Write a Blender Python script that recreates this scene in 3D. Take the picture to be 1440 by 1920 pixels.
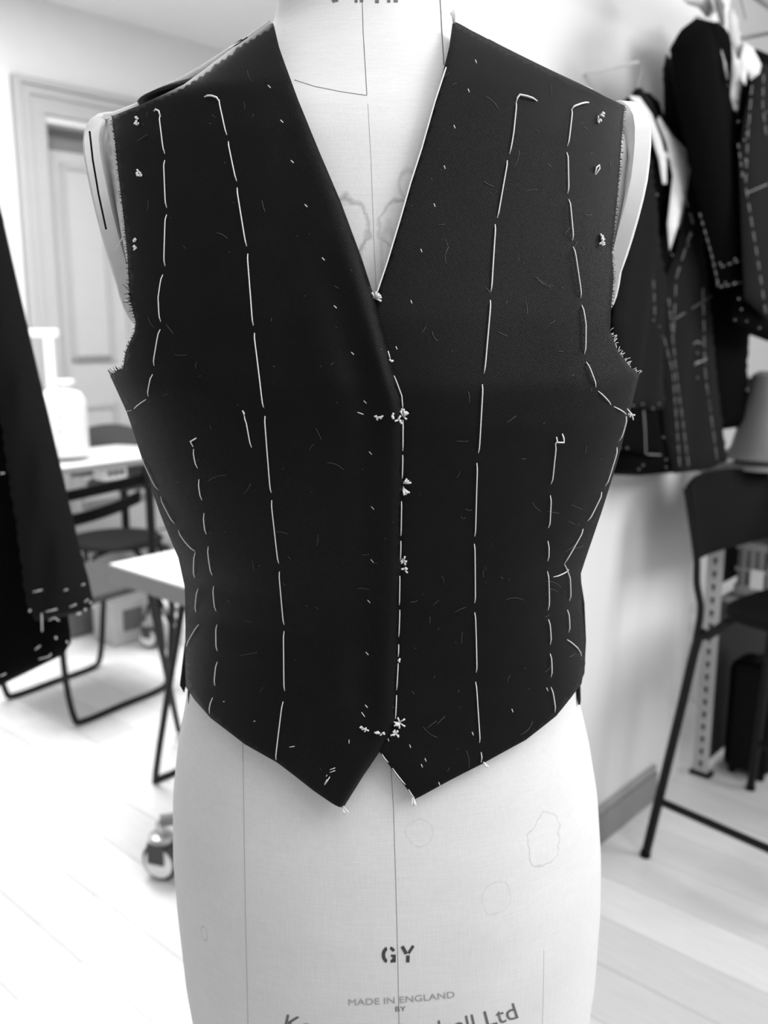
import bpy, bmesh, math, random
import numpy as np
from mathutils import Vector, Matrix
from mathutils.geometry import delaunay_2d_cdt

random.seed(7); np.random.seed(7)
scene = bpy.context.scene
for o in list(bpy.data.objects): bpy.data.objects.remove(o)
col = scene.collection

# ------------------------------------------------------------------ camera
F = 1720.0; H = 1.40; PITCH = math.atan(345.0 / F)
CT, ST = math.cos(PITCH), math.sin(PITCH)
cam_d = bpy.data.cameras.new('camera'); cam = bpy.data.objects.new('camera', cam_d); col.objects.link(cam)
cam.location = (0, 0, H); cam.rotation_euler = (math.pi / 2 - PITCH, 0, 0)
cam_d.sensor_fit = 'VERTICAL'; cam_d.sensor_height = 24.0; cam_d.lens = 24.0 * F / 1920.0
cam_d.clip_start = 0.02; cam_d.clip_end = 60
cam_d.dof.use_dof = True; cam_d.dof.focus_distance = 0.545; cam_d.dof.aperture_fstop = cam_d.lens / 4.2
scene.camera = cam

# ------------------------------------------------------------------ world and lights
world = bpy.data.worlds.new('world'); scene.world = world; world.use_nodes = True
world.node_tree.nodes['Background'].inputs[0].default_value = (1, 1, 1, 1)
world.node_tree.nodes['Background'].inputs[1].default_value = 0.37
vs = scene.view_settings
vs.view_transform = 'Standard'; vs.look = 'None'; vs.gamma = 1.0; vs.use_curve_mapping = False
vs.exposure = 0.0
def area(name, loc, target, sx, sy, power):
    d = bpy.data.lights.new(name, 'AREA'); d.shape = 'RECTANGLE'; d.size = sx; d.size_y = sy; d.energy = power
    o = bpy.data.objects.new(name, d); col.objects.link(o); o.location = loc
    o.rotation_euler = (Vector(target) - Vector(loc)).to_track_quat('-Z', 'Y').to_euler(); return o
area('window_daylight', (1.5, -0.15, 2.5), (0.1, 0.6, 1.3), 1.0, 1.0, 26)      # tall window on the right, behind the camera
area('added_back_room_fill', (-1.3, 3.6, 3.22), (-1.3, 3.6001, 0), 1.6, 1.6, 140)       # added fill light under the ceiling, brightens the back room
area('added_top_fill', (0.5, -0.5, 3.22), (0.5, -0.4999, 0), 1.4, 1.4, 20)    # added top light above the camera, lifts the upper waistcoat and linen
area('alcove_daylight', (2.9, 1.4, 2.3), (1.0, 3.0, 1.0), 1.0, 1.2, 45)       # daylight reaching the alcove on the right

# ------------------------------------------------------------------ picture rays, used to measure positions
def ray(px, py):
    a = (px - 720.0) / F; v = (960.0 - py) / F
    return Vector((a, CT + v * ST, v * CT - ST))
CAM = Vector((0, 0, H))
def at_z(px, py, z=0.0):
    d = ray(px, py); return CAM + d * ((z - H) / d.z)
def at_y(px, py, Y):
    d = ray(px, py); return CAM + d * (Y / d.y)
PHI = math.radians(42)
E1 = Vector((math.sin(PHI), math.cos(PHI), 0)); E2 = Vector((math.cos(PHI), -math.sin(PHI), 0)); UZ = Vector((0, 0, 1))
YAW = math.atan2(E1.y, E1.x)
def RM(a, b, z=0.0): return E1 * a + E2 * b + UZ * z           # room axes: a along the walls, b towards the camera
def ab(p): return p.dot(E1), p.dot(E2)
def at_b(px, py, b):
    d = ray(px, py); return CAM + d * ((b - CAM.dot(E2)) / d.dot(E2))

# ------------------------------------------------------------------ materials
def lin(v):
    c = v / 255.0
    return c / 12.92 if c <= 0.04045 else ((c + 0.055) / 1.055) ** 2.4
def mat(name, v, rough=0.6, spec=0.3, var=0.0, scale=20, bump=0.0, metallic=0.0, sheen=0.0, stretch=(1, 1, 1), bscale=None):
    m = bpy.data.materials.new(name); m.use_nodes = True; nt = m.node_tree; b = nt.nodes['Principled BSDF']
    l = lin(v) if v > 1 else v
    b.inputs['Base Color'].default_value = (l, l, l, 1); b.inputs['Roughness'].default_value = rough
    b.inputs['Specular IOR Level'].default_value = spec; b.inputs['Metallic'].default_value = metallic
    if sheen: b.inputs['Sheen Weight'].default_value = sheen; b.inputs['Sheen Roughness'].default_value = 0.4
    tc = nt.nodes.new('ShaderNodeTexCoord'); mp = nt.nodes.new('ShaderNodeMapping'); mp.inputs['Scale'].default_value = stretch
    nt.links.new(tc.outputs['Object'], mp.inputs[0])
    nz = nt.nodes.new('ShaderNodeTexNoise'); nz.inputs['Scale'].default_value = scale; nz.inputs['Detail'].default_value = 4
    nt.links.new(mp.outputs[0], nz.inputs['Vector'])
    rp = nt.nodes.new('ShaderNodeMapRange'); rp.inputs['From Min'].default_value = 0.3; rp.inputs['From Max'].default_value = 0.7
    rp.inputs['To Min'].default_value = l * (1 - var); rp.inputs['To Max'].default_value = min(1, l * (1 + var))
    nt.links.new(nz.outputs['Fac'], rp.inputs['Value']); nt.links.new(rp.outputs[0], b.inputs['Base Color'])
    if bump:
        n2 = nt.nodes.new('ShaderNodeTexNoise'); n2.inputs['Scale'].default_value = bscale or scale * 3; n2.inputs['Detail'].default_value = 3
        nt.links.new(mp.outputs[0], n2.inputs['Vector'])
        bp = nt.nodes.new('ShaderNodeBump'); bp.inputs['Strength'].default_value = bump; bp.inputs['Distance'].default_value = 0.002
        nt.links.new(n2.outputs['Fac'], bp.inputs['Height']); nt.links.new(bp.outputs[0], b.inputs['Normal'])
    return m

def twill(name, lo, hi, period, sheen, rough=0.62, spec=0.25):
    m = bpy.data.materials.new(name); m.use_nodes = True; nt = m.node_tree; b = nt.nodes['Principled BSDF']; N = nt.nodes.new; L = nt.links.new
    tc = N('ShaderNodeTexCoord'); mp = N('ShaderNodeMapping'); mp.inputs['Rotation'].default_value = (0, math.radians(-40), 0)
    L(tc.outputs['Object'], mp.inputs[0])
    nz = N('ShaderNodeTexNoise'); nz.inputs['Scale'].default_value = 1400; L(tc.outputs['Object'], nz.inputs['Vector'])
    sx = N('ShaderNodeSeparateXYZ'); L(mp.outputs[0], sx.inputs[0])
    mu = N('ShaderNodeMath'); mu.operation = 'MULTIPLY_ADD'; mu.inputs[1].default_value = 2 * math.pi / period; L(sx.outputs['Z'], mu.inputs[0])
    m2 = N('ShaderNodeMath'); m2.operation = 'MULTIPLY'; m2.inputs[1].default_value = 3.5; L(nz.outputs['Fac'], m2.inputs[0]); L(m2.outputs[0], mu.inputs[2])
    sn = N('ShaderNodeMath'); sn.operation = 'SINE'; L(mu.outputs[0], sn.inputs[0])
    mr = N('ShaderNodeMapRange'); mr.inputs['From Min'].default_value = -1; mr.inputs['From Max'].default_value = 1
    mr.inputs['To Min'].default_value = lo; mr.inputs['To Max'].default_value = hi; L(sn.outputs[0], mr.inputs['Value'])
    n3 = N('ShaderNodeTexNoise'); n3.inputs['Scale'].default_value = 55; n3.inputs['Detail'].default_value = 5; L(tc.outputs['Object'], n3.inputs['Vector'])
    r3 = N('ShaderNodeMapRange'); r3.inputs['From Min'].default_value = .3; r3.inputs['From Max'].default_value = .7; r3.inputs['To Min'].default_value = .8; r3.inputs['To Max'].default_value = 1.2
    L(n3.outputs['Fac'], r3.inputs['Value'])
    mm = N('ShaderNodeMath'); mm.operation = 'MULTIPLY'; L(mr.outputs[0], mm.inputs[0]); L(r3.outputs[0], mm.inputs[1])
    L(mm.outputs[0], b.inputs['Base Color'])
    bp = N('ShaderNodeBump'); bp.inputs['Strength'].default_value = 0.25; bp.inputs['Distance'].default_value = 0.0004; L(sn.outputs[0], bp.inputs['Height']); L(bp.outputs[0], b.inputs['Normal'])
    b.inputs['Roughness'].default_value = rough; b.inputs['Specular IOR Level'].default_value = spec
    b.inputs['Sheen Weight'].default_value = sheen; b.inputs['Sheen Roughness'].default_value = 0.35
    return m

M = {}
M['wall'] = mat('white_plaster', 0.78, 0.9, 0.1, 0.02, 3, 0.08, bscale=60)
M['ceiling'] = mat('ceiling_paint', 0.93, 0.9, 0.1, 0.01, 3)
M['door'] = mat('painted_door', 194, 0.55, 0.3, 0.02, 6)
M['doorframe'] = mat('painted_frame', 180, 0.55, 0.3, 0.02, 6)
M['base'] = mat('grey_baseboard', 138, 0.5, 0.3, 0.06, 12)
M['planks'] = [mat('pale_floor_wood_%d' % i, v, 0.38, 0.35, 0.05, 7, 0.03, stretch=(1.2, 14, 1)) for i, v in enumerate((229, 222, 233, 216, 226))]
M['sub'] = mat('floor_joint', 185, 0.8, 0.1, 0.03, 8)
M['thread'] = mat('basting_thread', 236, 0.8, 0.2, 0.06, 800)
M['dullthread'] = mat('grey_basting_thread', 175, 0.8, 0.2, 0.06, 800)
M['lint'] = mat('lint_fibre', 105, 0.8, 0.2, 0.2, 200)
M['cloth'] = twill('black_twill', 0.0006, 0.0065, 0.00105, 0.0, 0.5, 0.15)
M['back'] = twill('black_twill_back', 0.004, 0.009, 0.00105, 0.03)
M['darkcloth'] = mat('dark_wool', 28, 0.8, 0.04, 0.12, 260, 0.1, sheen=0.02)
M['darkcloth2'] = mat('dark_wool_black', 10, 0.8, 0.03, 0.12, 260, 0.1)
M['lining'] = mat('white_canvas_facing', 226, 0.85, 0.1, 0.03, 120)
M['hanger'] = mat('pale_hanger', 205, 0.5, 0.3, 0.05, 30)
M['grey'] = mat('grey_plastic', 120, 0.5, 0.3, 0.05, 20)
M['black'] = mat('black_metal', 12, 0.5, 0.25, 0.05, 20)
M['blackpl'] = mat('black_plastic', 9, 0.6, 0.14, 0.05, 20)
M['seatgrey'] = mat('dark_seat', 70, 0.6, 0.3, 0.05, 20)
M['top'] = mat('white_tabletop', 238, 0.4, 0.35, 0.01, 4)
M['edge'] = mat('tabletop_edge', 138, 0.6, 0.3, 0.06, 30, stretch=(1, 1, 6))
M['jug'] = mat('white_translucent_plastic', 236, 0.4, 0.4, 0.02, 10)
M['print'] = mat('grey_print', 150, 0.8, 0.1, 0.1, 90)
M['inkdark'] = mat('stencil_ink', 82, 0.9, 0.05, 0.25, 700)
M['inkmid'] = mat('stamped_ink', 118, 0.9, 0.05, 0.2, 700)
M['inkfaint'] = mat('faded_ink', 172, 0.9, 0.05, 0.12, 500)
M['seam'] = mat('seam_thread', 118, 0.9, 0.05, 0.15, 400)
M['post'] = mat('galvanised_post', 190, 0.5, 0.4, 0.05, 14)
M['hole'] = mat('dark_slot', 22, 0.8, 0.1, 0.02, 10)
M['worktop'] = mat('grey_worktop', 150, 0.5, 0.3, 0.04, 9)
M['crate'] = mat('grey_crate', 140, 0.5, 0.3, 0.05, 14)
M['card'] = mat('cardboard', 205, 0.8, 0.1, 0.04, 14)
M['cardside'] = mat('cardboard_dark', 120, 0.8, 0.1, 0.04, 14)
M['chrome'] = mat('chrome', 190, 0.25, 0.5, 0.05, 20, metallic=0.6)

# linen covering of the dress form, with water-stain rings
def linen():
    m = bpy.data.materials.new('linen_cover'); m.use_nodes = True; nt = m.node_tree; b = nt.nodes['Principled BSDF']; N = nt.nodes.new; L = nt.links.new
    geo = N('ShaderNodeNewGeometry')
    def noise(scale, stretch, detail=2):
        mp = N('ShaderNodeMapping'); mp.inputs['Scale'].default_value = stretch; L(geo.outputs['Position'], mp.inputs[0])
        n = N('ShaderNodeTexNoise'); n.inputs['Scale'].default_value = scale; n.inputs['Detail'].default_value = detail; L(mp.outputs[0], n.inputs['Vector']); return n
    warp = noise(1200, (1, 1, .06)); weft = noise(1200, (.06, .06, 1)); big = noise(14, (1, 1, 1), 4); wob = noise(95, (1, 1, 1), 5)
    def ma(op, a, bb, c=None):
        n = N('ShaderNodeMath'); n.operation = op
        for i, x in enumerate((a, bb, c)):
            if x is None: continue
            if isinstance(x, (int, float)): n.inputs[i].default_value = x
            else: L(x, n.inputs[i])
        return n.outputs[0]
    w = ma('ADD', warp.outputs['Fac'], weft.outputs['Fac'])
    base = ma('MULTIPLY_ADD', w, 0.10, 0.715)
    base = ma('ADD', base, ma('MULTIPLY_ADD', big.outputs['Fac'], 0.12, -0.06))
    ringsum = None
    for (px, py, rx, rz, wid, amp) in STAINS:
        P = STAINP[(px, py)]
        vs_ = N('ShaderNodeVectorMath'); vs_.operation = 'SUBTRACT'; L(geo.outputs['Position'], vs_.inputs[0]); vs_.inputs[1].default_value = P
        vm = N('ShaderNodeVectorMath'); vm.operation = 'MULTIPLY'; L(vs_.outputs[0], vm.inputs[0]); vm.inputs[1].default_value = (1 / rx, 0.2 / rx, 1 / rz)
        ln = N('ShaderNodeVectorMath'); ln.operation = 'LENGTH'; L(vm.outputs[0], ln.inputs[0])
        r = ma('ADD', ln.outputs['Value'], ma('MULTIPLY_ADD', wob.outputs['Fac'], 0.9, -0.45))
        d = ma('ABSOLUTE', ma('SUBTRACT', r, 1.0), 0)
        k = ma('MAXIMUM', ma('SUBTRACT', 1.0, ma('DIVIDE', d, wid)), 0.0)
        k = ma('MULTIPLY', k, ma('MULTIPLY', amp, ma('MULTIPLY_ADD', big.outputs['Fac'], 2.0, -0.2)))
        ringsum = k if ringsum is None else ma('MAXIMUM', ringsum, k)
    fac = ma('SUBTRACT', 1.0, ringsum)
    L(ma('MULTIPLY', base, fac), b.inputs['Base Color'])
    bp = N('ShaderNodeBump'); bp.inputs['Strength'].default_value = 0.12; bp.inputs['Distance'].default_value = 0.0004; L(w, bp.inputs['Height']); L(bp.outputs[0], b.inputs['Normal'])
    b.inputs['Roughness'].default_value = 0.8; b.inputs['Specular IOR Level'].default_value = 0.15
    return m

# ------------------------------------------------------------------ object helpers
WORLD = {}
def link(o, parent, org):
    col.objects.link(o); WORLD[o.name] = Vector(org)
    if parent is not None:
        o.parent = parent; o.location = Vector(org) - WORLD[parent.name]
    else: o.location = org
    return o
def tag(o, label, cat=None, group=None, kind=None):
    if label: o['label'] = label
    if cat: o['category'] = cat
    if group: o['group'] = group
    if kind: o['kind'] = kind
    return o
def thing(name, loc, label, cat, group=None):
    o = bpy.data.objects.new(name, None); o.empty_display_size = 0.05
    link(o, None, loc); return tag(o, label, cat, group)
def mk(name, verts, faces, m, parent=None, smooth=True, org=None, angle=None):
    V = np.array([tuple(v) for v in verts], dtype=float)
    if org is None:
        mn, mx = V.min(0), V.max(0); org = ((mn[0] + mx[0]) / 2, (mn[1] + mx[1]) / 2, mn[2])
    me = bpy.data.meshes.new(name); me.from_pydata((V - np.array(org)).tolist(), [], [list(map(int, f)) for f in faces]); me.update()
    me.materials.append(m)
    if smooth: me.polygons.foreach_set('use_smooth', [True] * len(me.polygons))
    o = bpy.data.objects.new(name, me); link(o, parent, org)
    if smooth and angle: me.set_sharp_from_angle(angle=math.radians(angle))
    return o
def join(parts):
    V, Fc = [], []
    for v, f in parts:
        n = len(V); V += [tuple(x) for x in v]; Fc += [[i + n for i in q] for q in f]
    return V, Fc
def boxg(c, size, yaw=0.0, bev=0.0, rot=None):
    bm = bmesh.new(); bmesh.ops.create_cube(bm, size=1.0)
    for v in bm.verts: v.co = Vector((v.co.x * size[0], v.co.y * size[1], v.co.z * size[2]))
    if bev: bmesh.ops.bevel(bm, geom=list(bm.edges), offset=bev, segments=2, affect='EDGES', profile=0.5)
    R = rot if rot is not None else Matrix.Rotation(yaw, 3, 'Z'); c = Vector(c)
    bm.verts.index_update(); V = [c + R @ v.co for v in bm.verts]; Fc = [[v.index for v in f.verts] for f in bm.faces]; bm.free(); return V, Fc
def box(name, c, size, m, parent=None, yaw=0.0, bev=0.003, rot=None):
    v, f = boxg(c, size, yaw, bev, rot); return mk(name, v, f, m, parent, smooth=False)
def smoothpath(pts, n=6):
    pts = [Vector(p) for p in pts]
    if len(pts) < 3: return pts
    out = []
    for i in range(len(pts) - 1):
        p0 = pts[max(i - 1, 0)]; p1 = pts[i]; p2 = pts[i + 1]; p3 = pts[min(i + 2, len(pts) - 1)]
        for k in range(n):
            t = k / n
            out.append(0.5 * ((2 * p1) + (p2 - p0) * t + (2 * p0 - 5 * p1 + 4 * p2 - p3) * t * t + (3 * p1 - p0 - 3 * p2 + p3) * t ** 3))
    out.append(pts[-1]); return out
def tubeg(pts, r, seg=8, taper=None):
    pts = [Vector(p) for p in pts]; n = len(pts); V, Fc = [], []; up = None
    for i, p in enumerate(pts):
        t = (pts[min(i + 1, n - 1)] - pts[max(i - 1, 0)]).normalized()
        if up is None:
            a = Vector((0, 0, 1)) if abs(t.z) < .9 else Vector((1, 0, 0)); up = (a - t * a.dot(t)).normalized()
        else: up = (up - t * up.dot(t)).normalized()
        s = t.cross(up); rr = r[i] if isinstance(r, (list, tuple)) else r
        for k in range(seg):
            a = 2 * math.pi * k / seg; V.append(p + (up * math.cos(a) + s * math.sin(a)) * rr)
    for i in range(n - 1):
        for k in range(seg):
            k2 = (k + 1) % seg; Fc.append([i * seg + k, i * seg + k2, (i + 1) * seg + k2, (i + 1) * seg + k])
    Fc.append(list(range(seg))[::-1]); Fc.append([(n - 1) * seg + k for k in range(seg)]); return V, Fc
def tube(name, pts, r, m, parent=None, seg=10, sm=0):
    p = smoothpath(pts, sm) if sm else pts
    v, f = tubeg(p, r, seg); return mk(name, v, f, m, parent, True, angle=50)
def latheg(c, prof, seg=28, sx=1.0, sy=1.0, yaw=0.0):
    V, Fc = [], []; c = Vector(c); R = Matrix.Rotation(yaw, 3, 'Z')
    for r, z in prof:
        for k in range(seg):
            a = 2 * math.pi * k / seg; V.append(c + R @ Vector((r * sx * math.cos(a), r * sy * math.sin(a), z)))
    for i in range(len(prof) - 1):
        for k in range(seg):
            k2 = (k + 1) % seg; Fc.append([i * seg + k, i * seg + k2, (i + 1) * seg + k2, (i + 1) * seg + k])
    Fc.append(list(range(seg))[::-1]); Fc.append([(len(prof) - 1) * seg + k for k in range(seg)]); return V, Fc
def lathe(name, c, prof, m, parent=None, **k):
    v, f = latheg(c, prof, **k); return mk(name, v, f, m, parent, True, angle=40)

def inside(poly, P):
    x, y = P[:, 0], P[:, 1]; r = np.zeros(len(P), bool); n = len(poly); j = n - 1
    for i in range(n):
        xi, yi = poly[i]; xj, yj = poly[j]
        c = ((yi > y) != (yj > y)) & (x < (xj - xi) * (y - yi) / ((yj - yi) if yj != yi else 1e-9) + xi)
        r ^= c; j = i
    return r
def edist(poly, P):
    d = np.full(len(P), 1e9); n = len(poly); A = np.array(poly, float)
    for i in range(n):
        a, b = A[i], A[(i + 1) % n]; ab_ = b - a; t = np.clip(((P - a) @ ab_) / max(ab_ @ ab_, 1e-9), 0, 1)
        d = np.minimum(d, np.linalg.norm(P - (a + t[:, None] * ab_), axis=1))
    return d
def resample(poly, sp, closed=True):
    out = []; n = len(poly)
    for i in range(n if closed else n - 1):
        a = np.array(poly[i], float); b = np.array(poly[(i + 1) % n], float); k = max(1, int(round(np.linalg.norm(b - a) / sp)))
        for q in range(k): out.append(a + (b - a) * q / k)
    if not closed: out.append(np.array(poly[-1], float))
    return np.array(out)
def fill(poly, sp):
    B = resample(poly, sp); mn, mx = B.min(0), B.max(0); g = []
    yy = mn[1] + sp / 2; row = 0
    while yy < mx[1]:
        xs = np.arange(mn[0] + (sp / 2 if row % 2 else 0), mx[0], sp); g.append(np.stack([xs, np.full(len(xs), yy)], 1)); yy += sp * .866; row += 1
    G = np.concatenate(g); G = G[inside(B, G)]; G = G[edist(B, G) > sp * .45]
    P = np.concatenate([B, G]); nb = len(B)
    r = delaunay_2d_cdt([Vector(p) for p in P], [(i, (i + 1) % nb) for i in range(nb)], [], 0, 1e-5)
    V = np.array([tuple(v) for v in r[0]]); T = np.array([f for f in r[2] if len(f) == 3]); cen = V[T].mean(1)
    T = T[inside(B, cen)]
    a, b, c = V[T[:, 0]], V[T[:, 1]], V[T[:, 2]]; ar = (b[:, 0] - a[:, 0]) * (c[:, 1] - a[:, 1]) - (b[:, 1] - a[:, 1]) * (c[:, 0] - a[:, 0])
    T = np.where((ar < 0)[:, None], T, T[:, ::-1])          # picture y points down: normals face the camera
    return V, T, B
def shell(front, back, T):
    n = len(front); V = np.concatenate([front, back]); Fc = [list(t) for t in T] + [[a + n, c + n, b + n] for a, b, c in T]
    ed = {}
    for t in T:
        for i in range(3):
            e = (t[i], t[(i + 1) % 3]); ed[e] = ed.get(e, 0) + 1
    for (a, b) in ed:
        if (b, a) not in ed: Fc.append([b, a, a + n, b + n])
    return V, Fc

# ================================================================== ROOM
B_DOOR = -5.3; B_PIER = -1.06; ZC = 3.25
# floor: sub-floor slab and planks laid across the room
fl_o = RM(2.2, -1.6, 0)
v, f = boxg(RM(2.0, -1.95, -0.024), (8.4, 7.3, 0.04), YAW, 0); floor = mk('floor', v, f, M['sub'], None, False); tag(floor, 'pale laminate plank floor of the sewing workroom', None, None, 'structure')
PW, PL = 0.155, 1.25
pm = [bpy.data.meshes.new('plank') for _ in range(5)]
for i, me in enumerate(pm):
    v, f = boxg((0, 0, 0), (PL - .0018, PW - .0018, .012), 0, .0012); me.from_pydata([tuple(x) for x in v], [], f); me.materials.append(M['planks'][i]); me.update()
cnt = 0
for ia in range(-8, 36):
    a = ia * PW + .05; off = random.random() * PL
    for ib in range(-1, 6):
        b = 1.3 - ib * PL - off
        if b - PL / 2 < -5.58 or b > 1.7: continue
        c = RM(a, b, 0)
        # keep planks that the room shows (in front of the camera and around it)
        if c.y < -0.6 or abs(c.x) > 0.75 * max(c.y, 0) + 1.3: continue
        if c.dot(E2) < B_DOOR - .3: continue
        o = bpy.data.objects.new('plank', random.choice(pm)); link(o, floor, RM(a, b, -0.0061)); o.rotation_euler = (0, 0, YAW + math.pi / 2); cnt += 1
print('planks', cnt)

# ceiling
v, f = boxg(RM(2.0, -1.95, ZC + .05), (8.4, 7.3, 0.1), YAW, 0); ceiling = mk('ceiling', v, f, M['ceiling'], None, False); tag(ceiling, 'white ceiling of the workroom', None, None, 'structure')

# door wall, with an opening for the door
pa0 = ab(at_b(17, 139, B_DOOR))[0]; DTOP = at_b(17, 139, B_DOOR).z
DIN0 = ab(at_b(82, 228, B_DOOR))[0]; DTIN = at_b(82, 228, B_DOOR).z
FW = DIN0 - pa0; DW = 0.95; DIN1 = DIN0 + DW
def wallbox(a0, a1, z0, z1, b, th=.12): return boxg(RM((a0 + a1) / 2, b - th / 2, (z0 + z1) / 2), (a1 - a0, th, z1 - z0), YAW, 0)
parts = [wallbox(-2.1, DIN0, 0, ZC, B_DOOR), wallbox(DIN1, 6.1, 0, ZC, B_DOOR), wallbox(DIN0, DIN1, DTIN, ZC, B_DOOR)]
v, f = join(parts); wl = mk('wall_left', v, f, M['wall'], None, False); tag(wl, 'white plaster wall with the panelled door', None, None, 'structure')
d1 = tag(bpy.data.objects.new('door_1', None), 'pale grey panelled door in a moulded frame', None, None, 'structure'); link(d1, None, RM(DIN0 + DW / 2, B_DOOR, 0))
def rbox(name, a0, a1, z0, z1, b0, b1, m, parent, bev=.004):
    return box(name, RM((a0 + a1) / 2, (b0 + b1) / 2, (z0 + z1) / 2), (a1 - a0, abs(b1 - b0), z1 - z0), m, parent, YAW, bev)
# casing: stepped mouldings
for (i0, i1, th) in ((0, 1, .025), (0.0, .22, .055), (.22, .5, .04)):
    w0, w1 = FW * i0, FW * i1
    rbox('frame_side', pa0 + w0, pa0 + w1, 0, DTOP - w0, B_DOOR, B_DOOR + th, M['doorframe'], d1)
    rbox('frame_side', DIN1 + FW - w1, DIN1 + FW - w0, 0, DTOP - w0, B_DOOR, B_DOOR + th, M['doorframe'], d1)
    rbox('frame_head', pa0 + w0, DIN1 + FW - w0, DTOP - w1 * .95, DTOP - w0, B_DOOR, B_DOOR + th + .002, M['doorframe'], d1)
rb = B_DOOR - .1
rbox('jamb', DIN0, DIN0 + .02, 0, DTIN, rb, B_DOOR, M['doorframe'], d1); rbox('jamb', DIN1 - .02, DIN1, 0, DTIN, rb, B_DOOR, M['doorframe'], d1)
rbox('lintel', DIN0, DIN1, DTIN - .02, DTIN, rb, B_DOOR, M['base'], d1)
LT = at_b(95, 290, rb).z
rbox('recess_shade_panel', DIN0 + .02, DIN1 - .02, LT + .03, DTIN - .02, rb - .012, rb, mat('painted_recess_shade', 128, .6), d1)  # dark panel paints in the shade at the top of the door recess
leaf = rbox('leaf', DIN0 + .02, DIN1 - .02, .01, LT + .03, rb - .04, rb, M['door'], d1)
def panel(a0, a1, z0, z1):
    m_ = .035
    rbox('panel_moulding', a0, a1, z1 - m_, z1, rb, rb + .016, M['doorframe'], leaf); rbox('panel_moulding', a0, a1, z0, z0 + m_, rb, rb + .016, M['base'], leaf)
    rbox('panel_moulding', a0, a0 + m_, z0, z1, rb, rb + .016, M['doorframe'], leaf); rbox('panel_moulding', a1 - m_, a1, z0, z1, rb, rb + .016, M['doorframe'], leaf)
    rbox('panel', a0 + m_, a1 - m_, z0 + m_, z1 - m_, rb - .001, rb + .006, M['door'], leaf)
pA = ab(at_b(112, 330, rb))[0]; pB = ab(at_b(205, 500, rb))[0]
zt = at_b(112, 305, rb).z; zb = at_b(170, 678, rb).z; zt2 = at_b(180, 757, rb).z
panel(pA, pB, zb, zt); panel(pB + .1, DIN1 - .1, zb, zt); panel(pA, pB, .25, zt2); panel(pB + .1, DIN1 - .1, .25, zt2)
hk = lathe('door_knob', RM(DIN1 - .07, rb + .03, 1.02), [(.004, -.02), (.018, -.018), (.024, 0), (.018, .018), (.004, .02)], M['chrome'], leaf, seg=16)

# wall on the right: a short wall standing forward, and the alcove behind it
pc = at_z(1270, 1455, 0); aC = ab(pc)[0]; B_PIER = ab(pc)[1]
pl = ab(Vector((0.05, 0, 0)))[0]
d0 = Vector(ray(745, 900)); tt = B_PIER / d0.dot(E2); aL = (d0 * tt).dot(E1)
parts = [wallbox(aL, aC, 0, ZC, B_PIER, .1)]
v, f = join(parts); wr = mk('wall_right', v, f, M['wall'], None, False); tag(wr, 'white plaster wall end behind the hanging jackets', None, None, 'structure')
B_ALC = B_PIER - .75
d0 = Vector(ray(800, 900)); aL2 = (d0 * (B_ALC / d0.dot(E2))).dot(E1)
v, f = wallbox(aL2, 6.1, 0, ZC, B_ALC, .1); wb = mk('wall_back', v, f, M['wall'], None, False); tag(wb, 'white wall at the back of the alcove', None, None, 'structure')
# baseboard along the wall end
bb0 = aL; bb1 = ab(at_b(1221, 1500, B_PIER))[0]
zbt = at_b(1135, 1500, B_PIER).z
bd = box('baseboard_right', RM((bb0 + bb1) / 2, B_PIER + .009, zbt * .4), (bb1 - bb0, .016, zbt * .8), M['base'], None, YAW, .002); tag(bd, 'grey painted baseboard at the foot of the wall end', None, None, 'structure')
mo = box('moulding', RM((bb0 + bb1) / 2, B_PIER + .0065, zbt * .9), (bb1 - bb0, .012, zbt * .2), mat('baseboard_moulding', 156, .5), bd, YAW, .004)

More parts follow.
